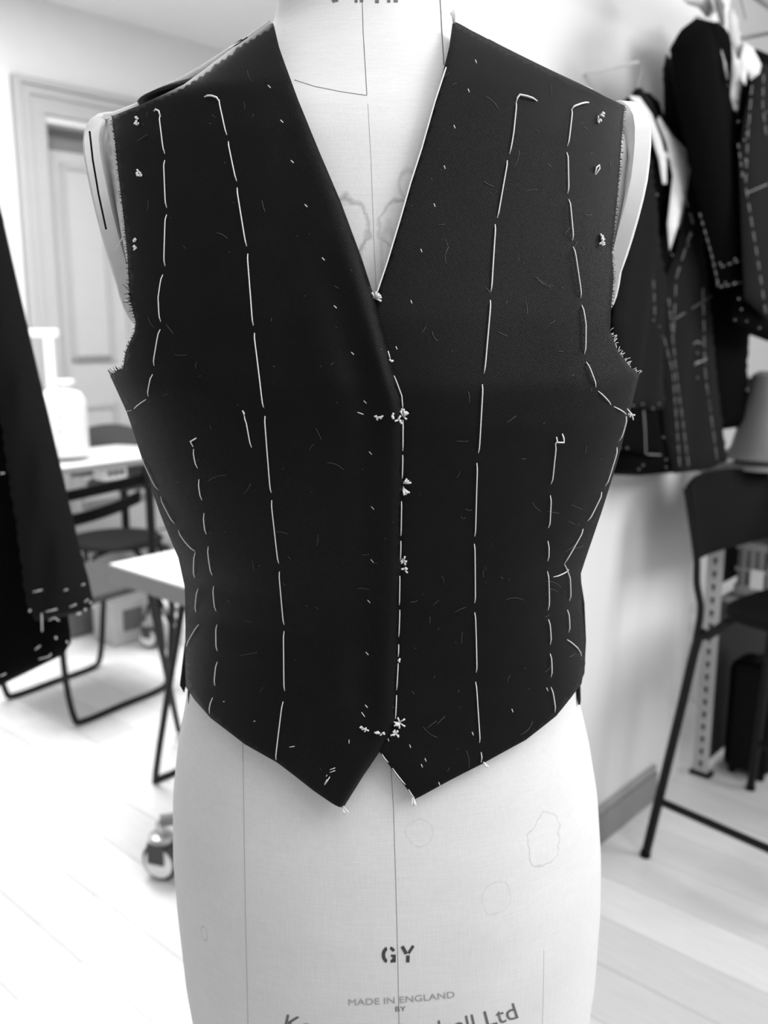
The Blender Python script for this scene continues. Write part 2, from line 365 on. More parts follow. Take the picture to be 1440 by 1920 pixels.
# ================================================================== DRESS FORM AND WAISTCOAT SURFACES
D = 0.66
class Surf:
    def __init__(s, knots, p, yc=D):
        # knots: (picture y, left px, right px, front depth, back depth)
        k = sorted([(H + D * ray(0, y).z / ray(0, y).y, l, r, df, db, y) for (y, l, r, df, db) in knots])
        z = np.array([q[0] for q in k]); s.z0, s.z1 = z[0], z[-1]
        xs = []
        for q in k:
            fy = ray(0, q[5]).y; xl = (q[1] - 720) / F * D / fy; xr = (q[2] - 720) / F * D / fy
            dd = math.sqrt(1 - (q[3] / D) ** 2); xc = (xl + xr) / 2; xs.append((xc, (xr - xl) / 2 * dd))
        zz = np.linspace(z[0], z[-1], 900); ker = np.exp(-np.linspace(-2, 2, 25) ** 2); ker /= ker.sum()
        def sm(a):
            q = np.interp(zz, z, a); q = np.concatenate([np.full(12, q[0]), q, np.full(12, q[-1])]); return np.convolve(q, ker, 'valid')
        s.zz = zz; s.xc = sm([a[0] for a in xs]); s.w = sm([a[1] for a in xs]); s.df = sm([q[3] for q in k]); s.db = sm([q[4] for q in k]); s.p = p; s.yc = yc
    def par(s, z): return [np.interp(z, s.zz, a) for a in (s.xc, s.w, s.df, s.db)]
    def f(s, P, off=0.0):
        xc, w, df, db = s.par(P[..., 2]); y = P[..., 1] - s.yc; d = np.where(y < 0, df, db) + off
        return ((np.abs(P[..., 0] - xc) / (w + off)) ** s.p + (np.abs(y) / d) ** s.p) ** (1 / s.p) - 1
    def cast(s, px, off=0.0):
        px = np.asarray(px, float).reshape(-1, 2); a = (px[:, 0] - 720) / F; v = (960 - px[:, 1]) / F
        d = np.stack([a, CT + v * ST, v * CT - ST], 1); ts = np.linspace(.36, .80, 221)
        o = np.array([0, 0, H]); P = o + d[:, None, :] * ts[None, :, None]; val = s.f(P, off)
        hit = val < 0; first = np.argmax(hit, 1); ok = hit.any(1) & (first > 0)
        tm = ts[np.argmin(val, 1)]; lo = ts[np.maximum(first - 1, 0)].copy(); hi = ts[first].copy()
        for _ in range(24):
            mid = (lo + hi) / 2; vv = s.f(o + d * mid[:, None], off); lo = np.where(vv > 0, mid, lo); hi = np.where(vv > 0, hi, mid)
        t = np.where(ok, hi, tm); return o + d * t[:, None]
    def normal(s, P):
        P = np.asarray(P, float); e = 1e-4; f0 = s.f(P); g = np.stack([(s.f(P + np.eye(3)[i] * e) - f0) / e for i in range(3)], -1)
        return g / np.maximum(np.linalg.norm(g, axis=-1, keepdims=True), 1e-9)
    def pt(s, u, z, off=0.0):                  # u = angle from the front, positive to the right
        xc, w, df, db = s.par(z); su, cu = np.sin(u), np.cos(u); e = 2 / s.p
        x = xc + (w + off) * np.sign(su) * np.abs(su) ** e; d = np.where(cu > 0, df, db) + off
        return np.stack([x, s.yc - d * np.sign(cu) * np.abs(cu) ** e, np.broadcast_to(z, np.shape(x))], -1)

VEST = Surf([(-60, 528, 838, .058, .066), (0, 522, 845, .062, .07), (48, 512, 852, .066, .075), (72, 486, 881, .070, .082), (112, 420, 954, .079, .092), (161, 345, 1053, .090, .10),
             (205, 257, 1151, .099, .106), (226, 202, 1181, .103, .108), (300, 192, 1196, .112, .112), (400, 196, 1196, .121, .115), (500, 204, 1194, .130, .115),
             (600, 205, 1195, .138, .114), (703, 207, 1196, .143, .112), (770, 236, 1180, .142, .110), (850, 262, 1157, .136, .106), (960, 300, 1126, .126, .102),
             (1040, 334, 1097, .119, .100), (1100, 345, 1090, .116, .101), (1180, 345, 1094, .118, .105), (1290, 345, 1096, .125, .114), (1400, 335, 1112, .130, .120), (1520, 325, 1125, .133, .125), (1700, 325, 1125, .134, .13)], 2.15)
BODY = Surf([(-90, 540, 826, .050, .056), (-60, 532, 834, .054, .062), (0, 523, 843, .057, .065), (40, 517, 850, .060, .070), (70, 510, 860, .062, .073), (118, 455, 925, .069, .081), (170, 385, 1018, .079, .089),
             (214, 300, 1112, .088, .094), (232, 250, 1138, .092, .097), (248, 215, 1165, .096, .100), (300, 192, 1190, .104, .104), (400, 207, 1180, .113, .106), (500, 230, 1158, .121, .106),
             (600, 256, 1138, .128, .105), (680, 252, 1145, .131, .103), (740, 252, 1150, .131, .102), (850, 282, 1140, .126, .098), (960, 318, 1108, .116, .094),
             (1040, 350, 1080, .109, .092), (1100, 361, 1075, .106, .093), (1180, 362, 1078, .108, .096), (1290, 350, 1084, .115, .105), (1370, 334, 1104, .120, .111), (1465, 324, 1120, .124, .117),
             (1575, 324, 1127, .127, .122), (1670, 332, 1126, .127, .123), (1800, 347, 1116, .124, .121), (1920, 369, 1097, .119, .117), (2050, 398, 1075, .112, .110), (2150, 420, 1060, .107, .105)], 2.1)

STAINS = [(787, 1563, .0085, .0095, .10, .10), (1022, 1575, .0125, .018, .07, .22), (930, 1685, .010, .011, .08, .12), (383, 1750, .0028, .0055, .20, .25), (650, 430, .0115, .0175, .16, .95), (748, 418, .0115, .0125, .13, .6), (765, 345, .005, .008, .3, .35), (728, 480, .004, .016, .4, .35)]
STAINP = {}
for q in STAINS: STAINP[(q[0], q[1])] = tuple(BODY.cast([(q[0], q[1])])[0])
M['linen'] = linen()

form = thing('dress_form', (0.0, D, 0), 'white linen dress form on a pole stand wearing the black waistcoat', 'dress form')
nu = 120; zs = np.linspace(BODY.z0, BODY.z1, 190); us = np.linspace(-math.pi, math.pi, nu, endpoint=False)
V = BODY.pt(us[None, :].repeat(len(zs), 0), zs[:, None].repeat(nu, 1)).reshape(-1, 3); Fc = []
for i in range(len(zs) - 1):
    for k in range(nu): k2 = (k + 1) % nu; Fc.append([i * nu + k, i * nu + k2, (i + 1) * nu + k2, (i + 1) * nu + k])
Fc.append(list(range(nu))[::-1]); Fc.append([(len(zs) - 1) * nu + k for k in range(nu)])
torso = mk('torso', V, Fc, M['linen'], form)
# neck cap, pole and base below the frame
ztop = BODY.z1; xt = float(BODY.par(ztop)[0]); xb = float(BODY.par(BODY.z0)[0])
lathe('neck_cap', (xt, D, ztop), [(.052, -.001), (.054, .004), (.045, .012), (.012, .016), (.012, .03), (.018, .04), (.006, .055)], M['hanger'], form, sy=1.0)
tube('pole', [(xb, D, .05), (xb, D, BODY.z0 + .01)], .014, M['black'], form, 14)
lathe('base', (xb, D, 0.0), [(.17, 0.001), (.17, .012), (.15, .02), (.03, .035), (.02, .06)], M['black'], form, seg=40)
# arm plates
def armplate(pxs, side):
    # rim of the plate follows the shoulder end; an oval disc leaning inwards at the foot
    ys_ = [y for x, y in pxs]; P = [at_y(x, y, D - .062 * math.sqrt(max(0, 1 - (2 * (y - ys_[0]) / (ys_[-1] - ys_[0]) - 1) ** 2))) for x, y in pxs]; top, bot = P[0], P[-1]
    n = 36; V = []; Fc = []; c = (top + bot) / 2; ax = (top - bot) / 2
    out = Vector((side, 0.0, 0)); out = (out - ax.normalized() * out.dot(ax.normalized())).normalized(); dep = Vector((0, 1, 0))
    Q = np.array([tuple(p) for p in P]); 
    def edge(th): return max(-1, min(1, th))
    for ring, (sc, o) in enumerate(((1.0, -.010), (1.0, -.0008), (.96, .0012), (.5, .003))):
        for k in range(n):
            a = 2 * math.pi * k / n; u = math.cos(a); w = -math.sin(a)
            zq = c.z + ax.z * u * sc; j = np.interp(zq, Q[::-1, 2], Q[::-1, 0])
            base = c + ax * u * sc; bul = (j - base.x) * (1 if True else 0)
            V.append(Vector((base.x + bul, D + .0 + dep.y * w * .062 * sc, base.z)) + out * o)
    for r in range(3):
        for k in range(n): k2 = (k + 1) % n; Fc.append([r * n + k, r * n + k2, (r + 1) * n + k2, (r + 1) * n + k])
    Fc.append([3 * n + k for k in range(n)]); Fc.append(list(range(n))[::-1])
    if side > 0: Fc = [q[::-1] for q in Fc]
    return mk('arm_plate', V, Fc, M['lining'], form, True, angle=50)
armplate([(206, 214), (184, 221), (169, 234), (162, 255), (161, 285), (170, 345), (188, 430), (215, 520), (258, 612)], -1)
armplate([(1176, 194), (1196, 202), (1208, 216), (1214, 238), (1216, 270), (1211, 345), (1191, 430), (1165, 510), (1136, 590)], 1)
# dark joint between torso and left arm plate
def surf_line(name, px, S, off, r, m, parent, sp=6, seg=5):
    q = resample(px, sp, False); P = S.cast(q); P = P + S.normal(P) * off
    v, f = tubeg([Vector(p) for p in P], r, seg); return mk(name, v, f, m, parent, True)
tube('joint_gap', [at_y(x, y, D - .068) for x, y in ((168, 246), (174, 300), (185, 365), (199, 430))], .0006, M['hole'], form, 6)
# seams
surf_line('centre_seam', [(678, -40), (681, 60), (688, 178)], BODY, .0000, .00022, M['seam'], torso)
surf_line('centre_seam', [(690, 195), (696, 300), (702, 470), (708, 600)], BODY, .0000, .00018, mat('faded_seam', 185, .9), torso)
surf_line('centre_seam', [(730, 1390), (738, 1520), (742, 1650), (746, 1800), (749, 1960)], BODY, .0000, .0002, mat('hip_seam', 140, .9), torso)
surf_line('neck_seam', [(552, 150), (590, 162), (640, 172), (688, 179)], BODY, .0000, .0003, mat('pale_seam', 170, .9), torso)
surf_line('side_seam', [(455, 1380), (457, 1500), (460, 1700), (466, 1960)], BODY, .0000, .00022, mat('side_seam_thread', 170, .9), torso)
surf_line('shoulder_wire', [(823, -20), (827, 40), (830, 90), (832, 122)], BODY, .0004, .0003, M['seam'], torso)
surf_line('side_seam', [(1020, 1780), (1019, 1860), (1016, 1950)], BODY, .0000, .00018, mat('faint_seam', 200, .9), torso)

# lettering printed on the linen
def decal_poly(name, polys, m, parent, sp=3):
    Vs, Fs = [], []
    for poly in polys:
        v2, T, _ = fill(poly, sp); P = BODY.cast(v2); P = P + BODY.normal(P) * .0003; n = len(Vs)
        Vs += [tuple(p) for p in P]; Fs += [[i + n for i in t] for t in T]
    return mk(name, Vs, Fs, m, parent, True)
def arcstroke(cx, cy, rx, ry, a0, a1, w, n=8):
    o, i = [], []
    for k in range(n + 1):
        a = math.radians(a0 + (a1 - a0) * k / n); o.append((cx + (rx + w / 2) * math.cos(a), cy - (ry + w / 2) * math.sin(a))); i.append((cx + (rx - w / 2) * math.cos(a), cy - (ry - w / 2) * math.sin(a)))
    return o + i[::-1]
def bar(x0, y0, x1, y1, w):
    d = np.array([x1 - x0, y1 - y0], float); d /= np.linalg.norm(d); n = np.array([-d[1], d[0]]) * w / 2
    return [(x0 + n[0], y0 + n[1]), (x1 + n[0], y1 + n[1]), (x1 - n[0], y1 - n[1]), (x0 - n[0], y0 - n[1])]
gp = [arcstroke(729, 1790, 10, 13, 110, 250, 6.5), arcstroke(730, 1789, 10, 12, 30, 80, 5.5, 4), arcstroke(730, 1791, 10, 12, 285, 325, 5, 4), bar(739, 1790, 739, 1804, 6), bar(733, 1791.5, 742, 1791.5, 4)]
yp = [bar(754, 1774, 762, 1788, 6.5), bar(775, 1773, 766, 1787, 5), bar(765, 1791, 764.5, 1804, 6.5)]
decal_poly('stencil_letter_g', gp, M['inkdark'], torso, 2.5); decal_poly('stencil_letter_y', yp, M['inkdark'], torso, 2.5)
decal_poly('neck_stencil', [bar(618, -14, 628, 4, 6), bar(627, -10, 633, 3, 5), bar(668, -14, 668, 5, 5), bar(678, -12, 678, 4, 6), bar(707, -14, 707, 6, 7), bar(729, -10, 729, 5, 6), bar(738, 2, 746, 2, 5)], M['inkmid'], torso, 3)
def text_decal(name, txt, size, place, m, parent):
    """lays each character of txt flat on the linen; place(x) gives picture point and tilt for an advance x"""
    cu = bpy.data.curves.new('t', 'FONT'); cu.body = txt; cu.size = size; cu.fill_mode = 'FRONT'; ob = bpy.data.objects.new('t', cu); col.objects.link(ob)
    dg = bpy.context.evaluated_depsgraph_get(); dg.update(); me = ob.evaluated_get(dg).to_mesh()
    bm = bmesh.new(); bm.from_mesh(me); bmesh.ops.triangulate(bm, faces=bm.faces)
    bm.verts.index_update(); P2 = np.array([(v.co.x, v.co.y) for v in bm.verts]); T = [[v.index for v in f.verts] for f in bm.faces]; bm.free()
    ob.evaluated_get(dg).to_mesh_clear(); bpy.data.objects.remove(ob); bpy.data.curves.remove(cu)
    w = P2[:, 0].max()
    q = []
    for x, y in P2:
        bx, by, ang = place(x / w); q.append((bx + y * math.sin(ang), by - y * math.cos(ang)))
    P = BODY.cast(q); P = P + BODY.normal(P) * .0003; return mk(name, P, T, m, parent, True)
def arc_place(x0, x1, fy):
    def g(t):
        x = x0 + (x1 - x0) * t; sl = (fy(x + 1) - fy(x - 1)) / 2; return x, fy(x), math.atan(-sl) * -1
    return g
text_decal('printed_lettering', 'MADE IN ENGLAND', 17, arc_place(652, 853, lambda x: 1885 - .00025 * (x - 640) ** 2 - .02 * (x - 652)), M['inkfaint'], torso)
text_decal('printed_lettering', 'BY', 13, arc_place(740, 761, lambda x: 1896 - .03 * (x - 740)), M['inkmid'], torso)
text_decal('printed_lettering', 'Kennett & Lindsell Ltd', 43, arc_place(528, 972, lambda x: 1950 - .00062 * (x - 735) ** 2 - .03 * (x - 735)), M['inkmid'], torso)

# ------------------------------------------------------------------ waistcoat
vest = thing('waistcoat', (0, D - .0, .95), 'unfinished black twill waistcoat with white basting stitches on the dress form', 'waistcoat')
LP = [(512, 44), (522, 85), (536, 125), (560, 190), (600, 288), (640, 382), (680, 490), (702, 560), (724, 640), (742, 708), (753, 745), (757, 775), (756, 850), (754, 960), (753, 1050), (750, 1160), (748, 1240), (745, 1310), (743, 1345),
      (735, 1370), (712, 1408), (682, 1452), (645, 1512), (590, 1478), (520, 1428), (460, 1395), (395, 1346), (365, 1312), (349, 1288),
      (346, 1240), (346, 1180), (346, 1100), (336, 1045), (301, 960), (264, 855), (237, 772), (208, 704), (234, 690), (240, 660), (258, 622), (260, 605), (250, 560), (245, 480), (236, 410), (224, 330), (216, 262), (211, 218), (266, 194), (345, 156), (430, 98)]
RP = [(849, 42), (843, 85), (828, 145), (815, 192), (790, 280), (770, 342), (750, 412), (726, 492), (703, 562), (690, 640), (686, 760), (686, 1000), (686, 1250), (690, 1375), (712, 1410), (745, 1456), (778, 1499),
      (840, 1466), (905, 1433), (985, 1387), (1040, 1342), (1070, 1305), (1088, 1282), (1096, 1245), (1097, 1190), (1092, 1130), (1088, 1075), (1096, 1050), (1126, 960), (1155, 865), (1178, 775), (1196, 702), (1180, 690), (1155, 658), (1140, 622), (1140, 585), (1144, 520), (1141, 470), (1150, 400), (1160, 320), (1167, 250), (1173, 196), (1138, 182), (1060, 152), (955, 104), (880, 62)]
def wrinkle(P):
    x, z = P[:, 0], P[:, 2]
    return .0009 * np.sin(x * 42 + z * 19) + .0007 * np.sin(x * 23 - z * 37 + 1.3)
def vest_off(v2, side):
    B = LP if side < 0 else RP
    return None
def liftf(x, lift):
    k = np.clip((np.asarray(x) - 520) / 150, 0, 1); k = k * k * (3 - 2 * k); return .0008 + (lift - .0008) * k if lift > .003 else np.full(np.shape(x), .0008)
def panel_off(v2, P, lift):
    # distance from the free front edge: the cloth rolls inwards there and buckles softly beside it
    v2 = np.asarray(v2, float); e = np.full(len(v2), 1e9); R = np.array(LP[0:23] if lift > .003 else RP[0:17], float)
    for i in range(len(R) - 1):
        a, b = R[i], R[i + 1]; q = b - a; t = np.clip(((v2 - a) @ q) / (q @ q), 0, 1); e = np.minimum(e, np.linalg.norm(v2 - (a + t[:, None] * q), axis=1))
    k = np.clip(e / 26, 0, 1); LF = liftf(v2[:, 0], lift); rollin = LF * (1 - np.sqrt(1 - (1 - k) ** 2)) * .8
    buckle = 0
    if lift > .003:
        g = np.clip((v2[:, 1] - 420) / 250, 0, 1) * np.clip((1400 - v2[:, 1]) / 120, 0, 1)
        buckle = g * (.0032 * np.exp(-((e - 24) / 20) ** 2) - .0026 * np.exp(-((e - 70) / 30) ** 2))
    return LF + wrinkle(P) - rollin + buckle
def front_panel(poly, lift, name, label, roll):
    v2, T, B = fill(poly, 8.5)
    P = VEST.cast(v2); N = VEST.normal(P)
    rd = edist(roll, v2) if False else None
    off = panel_off(v2, P, lift)
    fr = P + N * off[:, None]; bk = fr - N * .0016
    v, f = shell(fr, bk, T); o = mk(name, v, f, M['cloth'], vest); o['label'] = label
    return o
LROLL = LP[0:23]; RROLL = RP[0:17]
pR = front_panel(RP, .0015, 'front_panel', 'right-hand front panel tucked under the overlap', RROLL)
pL = front_panel(LP, .0060, 'front_panel', 'left-hand front panel lapping over the other front', LROLL)
LIFT = {id(pR): .0015, id(pL): .0060}
def on_panel(px, panel, extra=.0005):
    px = np.asarray(px, float).reshape(-1, 2); P = VEST.cast(px); N = VEST.normal(P); return P + N * (panel_off(px, P, LIFT[id(panel)]) + extra)[:, None], N
# back of the waistcoat, wrapping round behind the form, with armholes
zt_, zb_ = VEST.zz.max(), 0
zA = H + D * ray(0, 700).z / ray(0, 700).y; zS = H + D * ray(0, 212).z / ray(0, 212).y; zN = H + D * ray(0, 68).z / ray(0, 68).y; zB = H + D * ray(0, 1285).z / ray(0, 1285).y
nu2 = 150; uu = np.linspace(math.radians(40), math.radians(320), nu2); zr = np.linspace(zB, zN, 110)
U, Z = np.meshgrid(uu, zr); P = VEST.pt(U, Z, -.003).reshape(-1, 3); Ni = VEST.normal(P); Fq = []
def keep(u, z):
    du = abs(math.degrees(u) - 180)
    if z < zA: return du < 106 + 26 * min(1, max(0, (z - zB - .06) / .06))
    if z < zS:                                   # armhole edge on the back
        k = (z - zA) / (zS - zA); lim = 78 - 26 * math.sin(k * math.pi * .55) + 34 * max(0, k - .62) / .38
        return du < lim
    return du < 138 - 46 * max(0, (z - zS) / (zN - zS) - .5) / .5
for i in range(len(zr) - 1):
    for k in range(nu2 - 1):
        if keep((uu[k] + uu[k + 1]) / 2, (zr[i] + zr[i + 1]) / 2):
            a = i * nu2 + k; Fq.append((a, a + 1, a + nu2 + 1, a + nu2))
used = sorted({i for q in Fq for i in q}); mp_ = {u: i for i, u in enumerate(used)}; Fq = [[mp_[i] for i in q] for q in Fq]
Pf = P[used]; Nf = Ni[used]; bk = Pf - Nf * .0014; n = len(Pf); Fa = [q for q in Fq] + [[i + n for i in q[::-1]] for q in Fq]
ed = {}
for q in Fq:
    for i in range(4): ed[(q[i], q[(i + 1) % 4])] = 1
Fa += [[b, a, a + n, b + n] for (a, b) in ed if (b, a) not in ed]
mk('back_panel', np.concatenate([Pf, bk]), Fa, M['back'], vest)

# basting: every stitch is its own piece of thread
def stitch(px, panel, r=.00036, name='basting_stitch', m='thread', bow=.0006, parent=None):
    q = resample(px, 9, False); P, N = on_panel(q, panel); n = len(P); pts, rr = [], []
    for i in range(n):
        t = i / max(n - 1, 1); e = min(t, 1 - t) * 2 * (n / 3)
        pts.append(Vector(P[i] + N[i] * (bow * min(1, e) - (.0006 if i in (0, n - 1) else 0)))); rr.append(r * (.75 if i in (0, n - 1) else 1))
    v, f = tubeg(pts, rr, 5); return mk(name, v, f, M[m], parent or panel)
L_ = [[(298, 214), (308, 288)], [(308, 300), (314, 390)], [(314, 403), (313, 500)], [(309, 516), (303, 560), (305, 604)], [(304, 618), (292, 686)], [(289, 702), (280, 742)], [(276, 748), (252, 766)], [(247, 769), (238, 771)],
      [(411, 187), (426, 254)], [(429, 266), (445, 341)], [(446, 353), (463, 462)], [(465, 476), (474, 610)], [(476, 624), (494, 764)], [(497, 780), (510, 922)], [(511, 936), (524, 1055)], [(525, 1070), (534, 1170)], [(534, 1182), (536, 1294)], [(533, 1314), (519, 1424)],
      [(366, 840), (374, 876)], [(377, 896), (383, 935)], [(387, 959), (391, 999)], [(394, 1022), (400, 1077)], [(402, 1098), (405, 1146)], [(406, 1171), (406, 1221)], [(406, 1241), (402, 1286)], [(398, 1308), (393, 1338)],
      [(458, 778), (464, 793), (473, 838)],
      [(268, 860), (298, 918)], [(303, 930), (331, 981)], [(337, 992), (352, 1013), (369, 1032)], [(369, 1034), (366, 1083)], [(372, 1103), (366, 1148)], [(371, 1171), (348, 1212)],
      [(738, 706), (752, 740), (754, 765)], [(754, 785), (754, 840)], [(754, 848), (753, 892)], [(752, 935), (751, 1000)], [(751, 1010), (750, 1045)], [(749, 1075), (748, 1130)], [(749, 1140), (747, 1190)], [(747, 1205), (746, 1228)], [(746, 1240), (743, 1290)], [(743, 1300), (741, 1345)],
      [(727, 660), (731, 676)]]
R_ = [[(966, 194), (961, 250), (955, 289)], [(951, 301), (933, 408)], [(929, 420), (920, 547)], [(919, 563), (906, 700)], [(903, 721), (896, 848)], [(893, 867), (889, 1004)], [(888, 1018), (888, 1128)], [(888, 1146), (892, 1260)], [(891, 1278), (900, 1393)], [(903, 1411), (903, 1430)],
      [(1070, 206), (1062, 275)], [(1061, 287), (1062, 364)], [(1064, 375), (1070, 452)], [(1071, 464), (1085, 560)], [(1087, 573), (1093, 610), (1094, 664)], [(1098, 679), (1117, 726)], [(1121, 733), (1145, 759)], [(1150, 762), (1172, 776)],
      [(1172, 780), (1159, 826)], [(1155, 838), (1133, 911)], [(1127, 922), (1100, 977)], [(1092, 991), (1060, 1045), (1055, 1057)], [(1056, 1057), (1064, 1082), (1066, 1126)], [(1062, 1143), (1065, 1186)], [(1062, 1199), (1080, 1215), (1090, 1230)], [(1034, 1080), (1064, 1067)],
      [(1043, 832), (1034, 908)], [(1032, 929), (1027, 989)], [(1025, 1013), (1024, 1050)], [(1023, 1069), (1024, 1142)], [(1025, 1160), (1029, 1208)], [(1029, 1225), (1031, 1269)], [(1031, 1288), (1038, 1335)],
      [(716, 1413), (728, 1429)], [(736, 1440), (760, 1471)], [(766, 1480), (776, 1495)]]
for s in L_: stitch(s, pL)
for s in R_: stitch(s, pR)
# loose thread ends where a basting line starts
for px, p in (([(287, 207), (293, 206), (299, 209), (299, 218)], pL), ([(383, 181), (398, 182), (408, 185), (411, 190)], pL), ([(371, 820), (363, 825), (365, 836)], pL), ([(455, 770), (460, 774), (458, 778)], pL),
              ([(1005, 192), (985, 186), (971, 183), (967, 188), (966, 194)], pR), ([(1103, 193), (1085, 198), (1072, 203), (1070, 207)], pR), ([(1056, 814), (1056, 829), (1044, 829), (1045, 820)], pR), ([(1045, 829), (1043, 836)], pR), ([(1174, 766), (1178, 776), (1184, 786)], pR)):
    stitch(px, p, .00055, 'thread_end', bow=.0010)
# small padding stitches
for x, y in ((506, 165), (530, 231), (550, 307), (576, 390), (608, 489), (630, 578), (662, 664), (685, 752), (695, 845), (699, 948), (698, 1048), (692, 1124), (689, 1222), (688, 1320)):
    stitch([(x - 2.5, y - 2.5), (x + 2.5, y + 2.5)], pL, .0004, 'padding_stitch', bow=.0004)
for q in ([(679, 1331), (685, 1339)], [(657, 1381), (657, 1388)], [(671, 771), (682, 775)], [(545, 1399), (555, 1397)], [(622, 1437), (632, 1433)], [(622, 1442), (632, 1438)], [(612, 1466), (622, 1450)], [(615, 1450), (617, 1447)], [(612, 1464), (617, 1455)], [(477, 1352), (480, 1351)], [(418, 1315), (421, 1316)]):
    stitch(q, pL, .00038, 'padding_stitch', bow=.0004)
for x, y in ((891, 120), (878, 172), (852, 238), (834, 313), (815, 384), (790, 470), (771, 567), (743, 653), (728, 1386), (769, 1399), (798, 1425), (791, 1436), (824, 1470), (887, 1376), (1024, 1292), (960, 1332)):
    stitch([(x - 1.2, y - 3), (x + 1.2, y + 3)], pR, .0004, 'padding_stitch', bow=.0004)
# tailor's tacks: little tufts of cotton
def tuft(px, py, panel, size=5.0, n=5, ang=None, name='tailor_tack', S=None):
    P, N = on_panel([(px, py)], panel, .0004); P = Vector(P[0]); N = Vector(N[0]); sx = Vector((1, 0, 0)); sz = Vector((0, 0, 1)); px_m = (P - CAM).length / F
    parts = []
    for i in range(n):
        a = (random.random() * 6.283) if ang is None else ang + random.uniform(-.45, .45)
        d = (sx * math.cos(a) + sz * math.sin(a)) * size * px_m * random.uniform(.6, 1.15) + N * size * px_m * random.uniform(.3, .7)
        s = (sx * random.uniform(-1, 1) + sz * random.uniform(-1, 1)) * px_m * 1.2
        parts.append(tubeg([P + s - N * .0006, P + s + d * .55 + N * .0006, P + s + d], [.0004, .0005, .0006], 5))
    v, f = join(parts); return mk(name, v, f, M['thread'], panel)
for x, y, s in ((708, 779, 4), (714, 779, 4), (735, 775, 5), (745, 782, 9), (755, 778, 11), (755, 769, 9), (679, 1360, 4), (688, 1362, 5), (708, 1366, 4), (717, 1369, 4), (256, 226, 5), (258, 234, 4), (264, 324, 6), (266, 330, 5), (261, 466, 5), (732, 679, 4), (749, 1233, 5)): tuft(x, y, pL, s)
tuft(258, 448, pL, 9, 5, -.8)
tuft(754, 905, pR, 14, 6, .5); tuft(755, 912, pR, 13, 5, -.9); tuft(756, 1050, pR, 10, 7); tuft(758, 1067, pR, 9, 7); tuft(749, 1353, pR, 11, 9); tuft(741, 1370, pL, 10, 9); tuft(703, 560, pR, 13, 9); tuft(1176, 777, pR, 6)
for x, y in ((1124, 217), (1120, 227), (1122, 447), (1121, 457)): tuft(x, y, pR, 6)
stitch([(1113, 328), (1113, 316), (1118, 312), (1119, 318), (1114, 329)], pR, .0005, 'tailor_tack', bow=.001)
stitch([(1120, 460), (1125, 450), (1121, 444), (1119, 450), (1126, 456)], pR, .0005, 'tailor_tack', bow=.001)
tuft(645, 1509, pL, 12, 9, -1.0); tuft(775, 1496, pR, 13, 9, -1.6); tuft(908, 1430, pR, 9, 6, -1.0); tuft(850, 46, pR, 11, 8, 2.0)
# frayed raw edges along the armholes
def fray(pts, panel, nx, ny, n, m, lng=9):
    q = resample(pts, 2.2, False); P, N = on_panel(q, panel, -.0006); parts = []
    for i in range(len(P)):
        if random.random() > n: continue
        d = Vector((nx, 0, ny)) + Vector((random.uniform(-.7, .7), random.uniform(-.3, .3), random.uniform(-.7, .7))); d = d.normalized() * random.uniform(.3, 1) * lng * .00033
        p = Vector(P[i]); parts.append(tubeg([p - d * .3, p + d * .5 + Vector((0, 0, random.uniform(-.0006, .0006))), p + d], [.00022, .0002, .00015], 3))
    v, f = join(parts); o = mk('frayed_edge', v, f, m, panel); o['kind'] = 'stuff'; return o
fray([(211, 218), (216, 262), (224, 330), (236, 410), (245, 480), (250, 560), (260, 605), (258, 622), (240, 660), (234, 690), (208, 704)], pL, -1, .3, .95, M['darkcloth2'], 7)
fray([(234, 690), (225, 694), (208, 704)], pL, -.5, .8, 1, M['darkcloth2'], 14)
fray([(248, 540), (252, 570), (258, 590)], pL, -.9, .5, .9, M['darkcloth2'], 16)
fray([(1173, 196), (1167, 250), (1160, 320), (1150, 400), (1141, 470), (1144, 520), (1140, 585)], pR, 1, -.3, .95, M['darkcloth2'], 7)
fray([(1140, 622), (1155, 658), (1180, 690), (1196, 702)], pR, .5, .8, .9, M['thread'], 12)
# pale canvas showing along the right neckline, and inside the left armhole
stitch([(836, 128), (815, 192), (790, 280), (770, 342), (750, 412), (726, 492), (705, 555)], pR, .0005, 'facing_edge', bow=.0002)
pts = [at_y(x, y, D + .002) for x, y in ((508, 42), (470, 70), (430, 97), (380, 130), (330, 160), (290, 182))]
tube('canvas_edge', pts, .0022, M['lining'], vest, 6, 3)
tube('canvas_edge', [at_y(x, y, D - .012) for x, y in ((852, 42), (900, 68), (955, 98), (1010, 126), (1060, 149), (1110, 169))], .0010, M['lining'], vest, 6, 3)
tube('canvas_edge', [at_y(x, y, D - .03) for x, y in ((196, 220), (215, 218), (262, 200))], .003, M['lining'], vest, 6, 3)
# white shoulder padding inside the left armhole
def armlining(poly, label):
    v2, T, B = fill(poly, 9); P = VEST.cast(v2); N = VEST.normal(P); fr = P - N * .0012; bk = P - N * .0032; v, f = shell(fr, bk, T); o = mk('armhole_canvas', v, f, M['lining'], vest); o['label'] = label
armlining([(196, 224), (222, 216), (236, 320), (246, 420), (256, 560), (262, 600), (250, 590), (236, 500), (222, 430), (206, 330)], 'white canvas interlining showing inside the armhole')
for q in ([(216, 470), (244, 420)], [(230, 430), (245, 415)], [(232, 560), (256, 578)], [(240, 505), (248, 480), (250, 560)]):
    P = VEST.cast(q); tube('loose_thread', [Vector(p) for p in P], .0004, M['thread'], vest, 5)
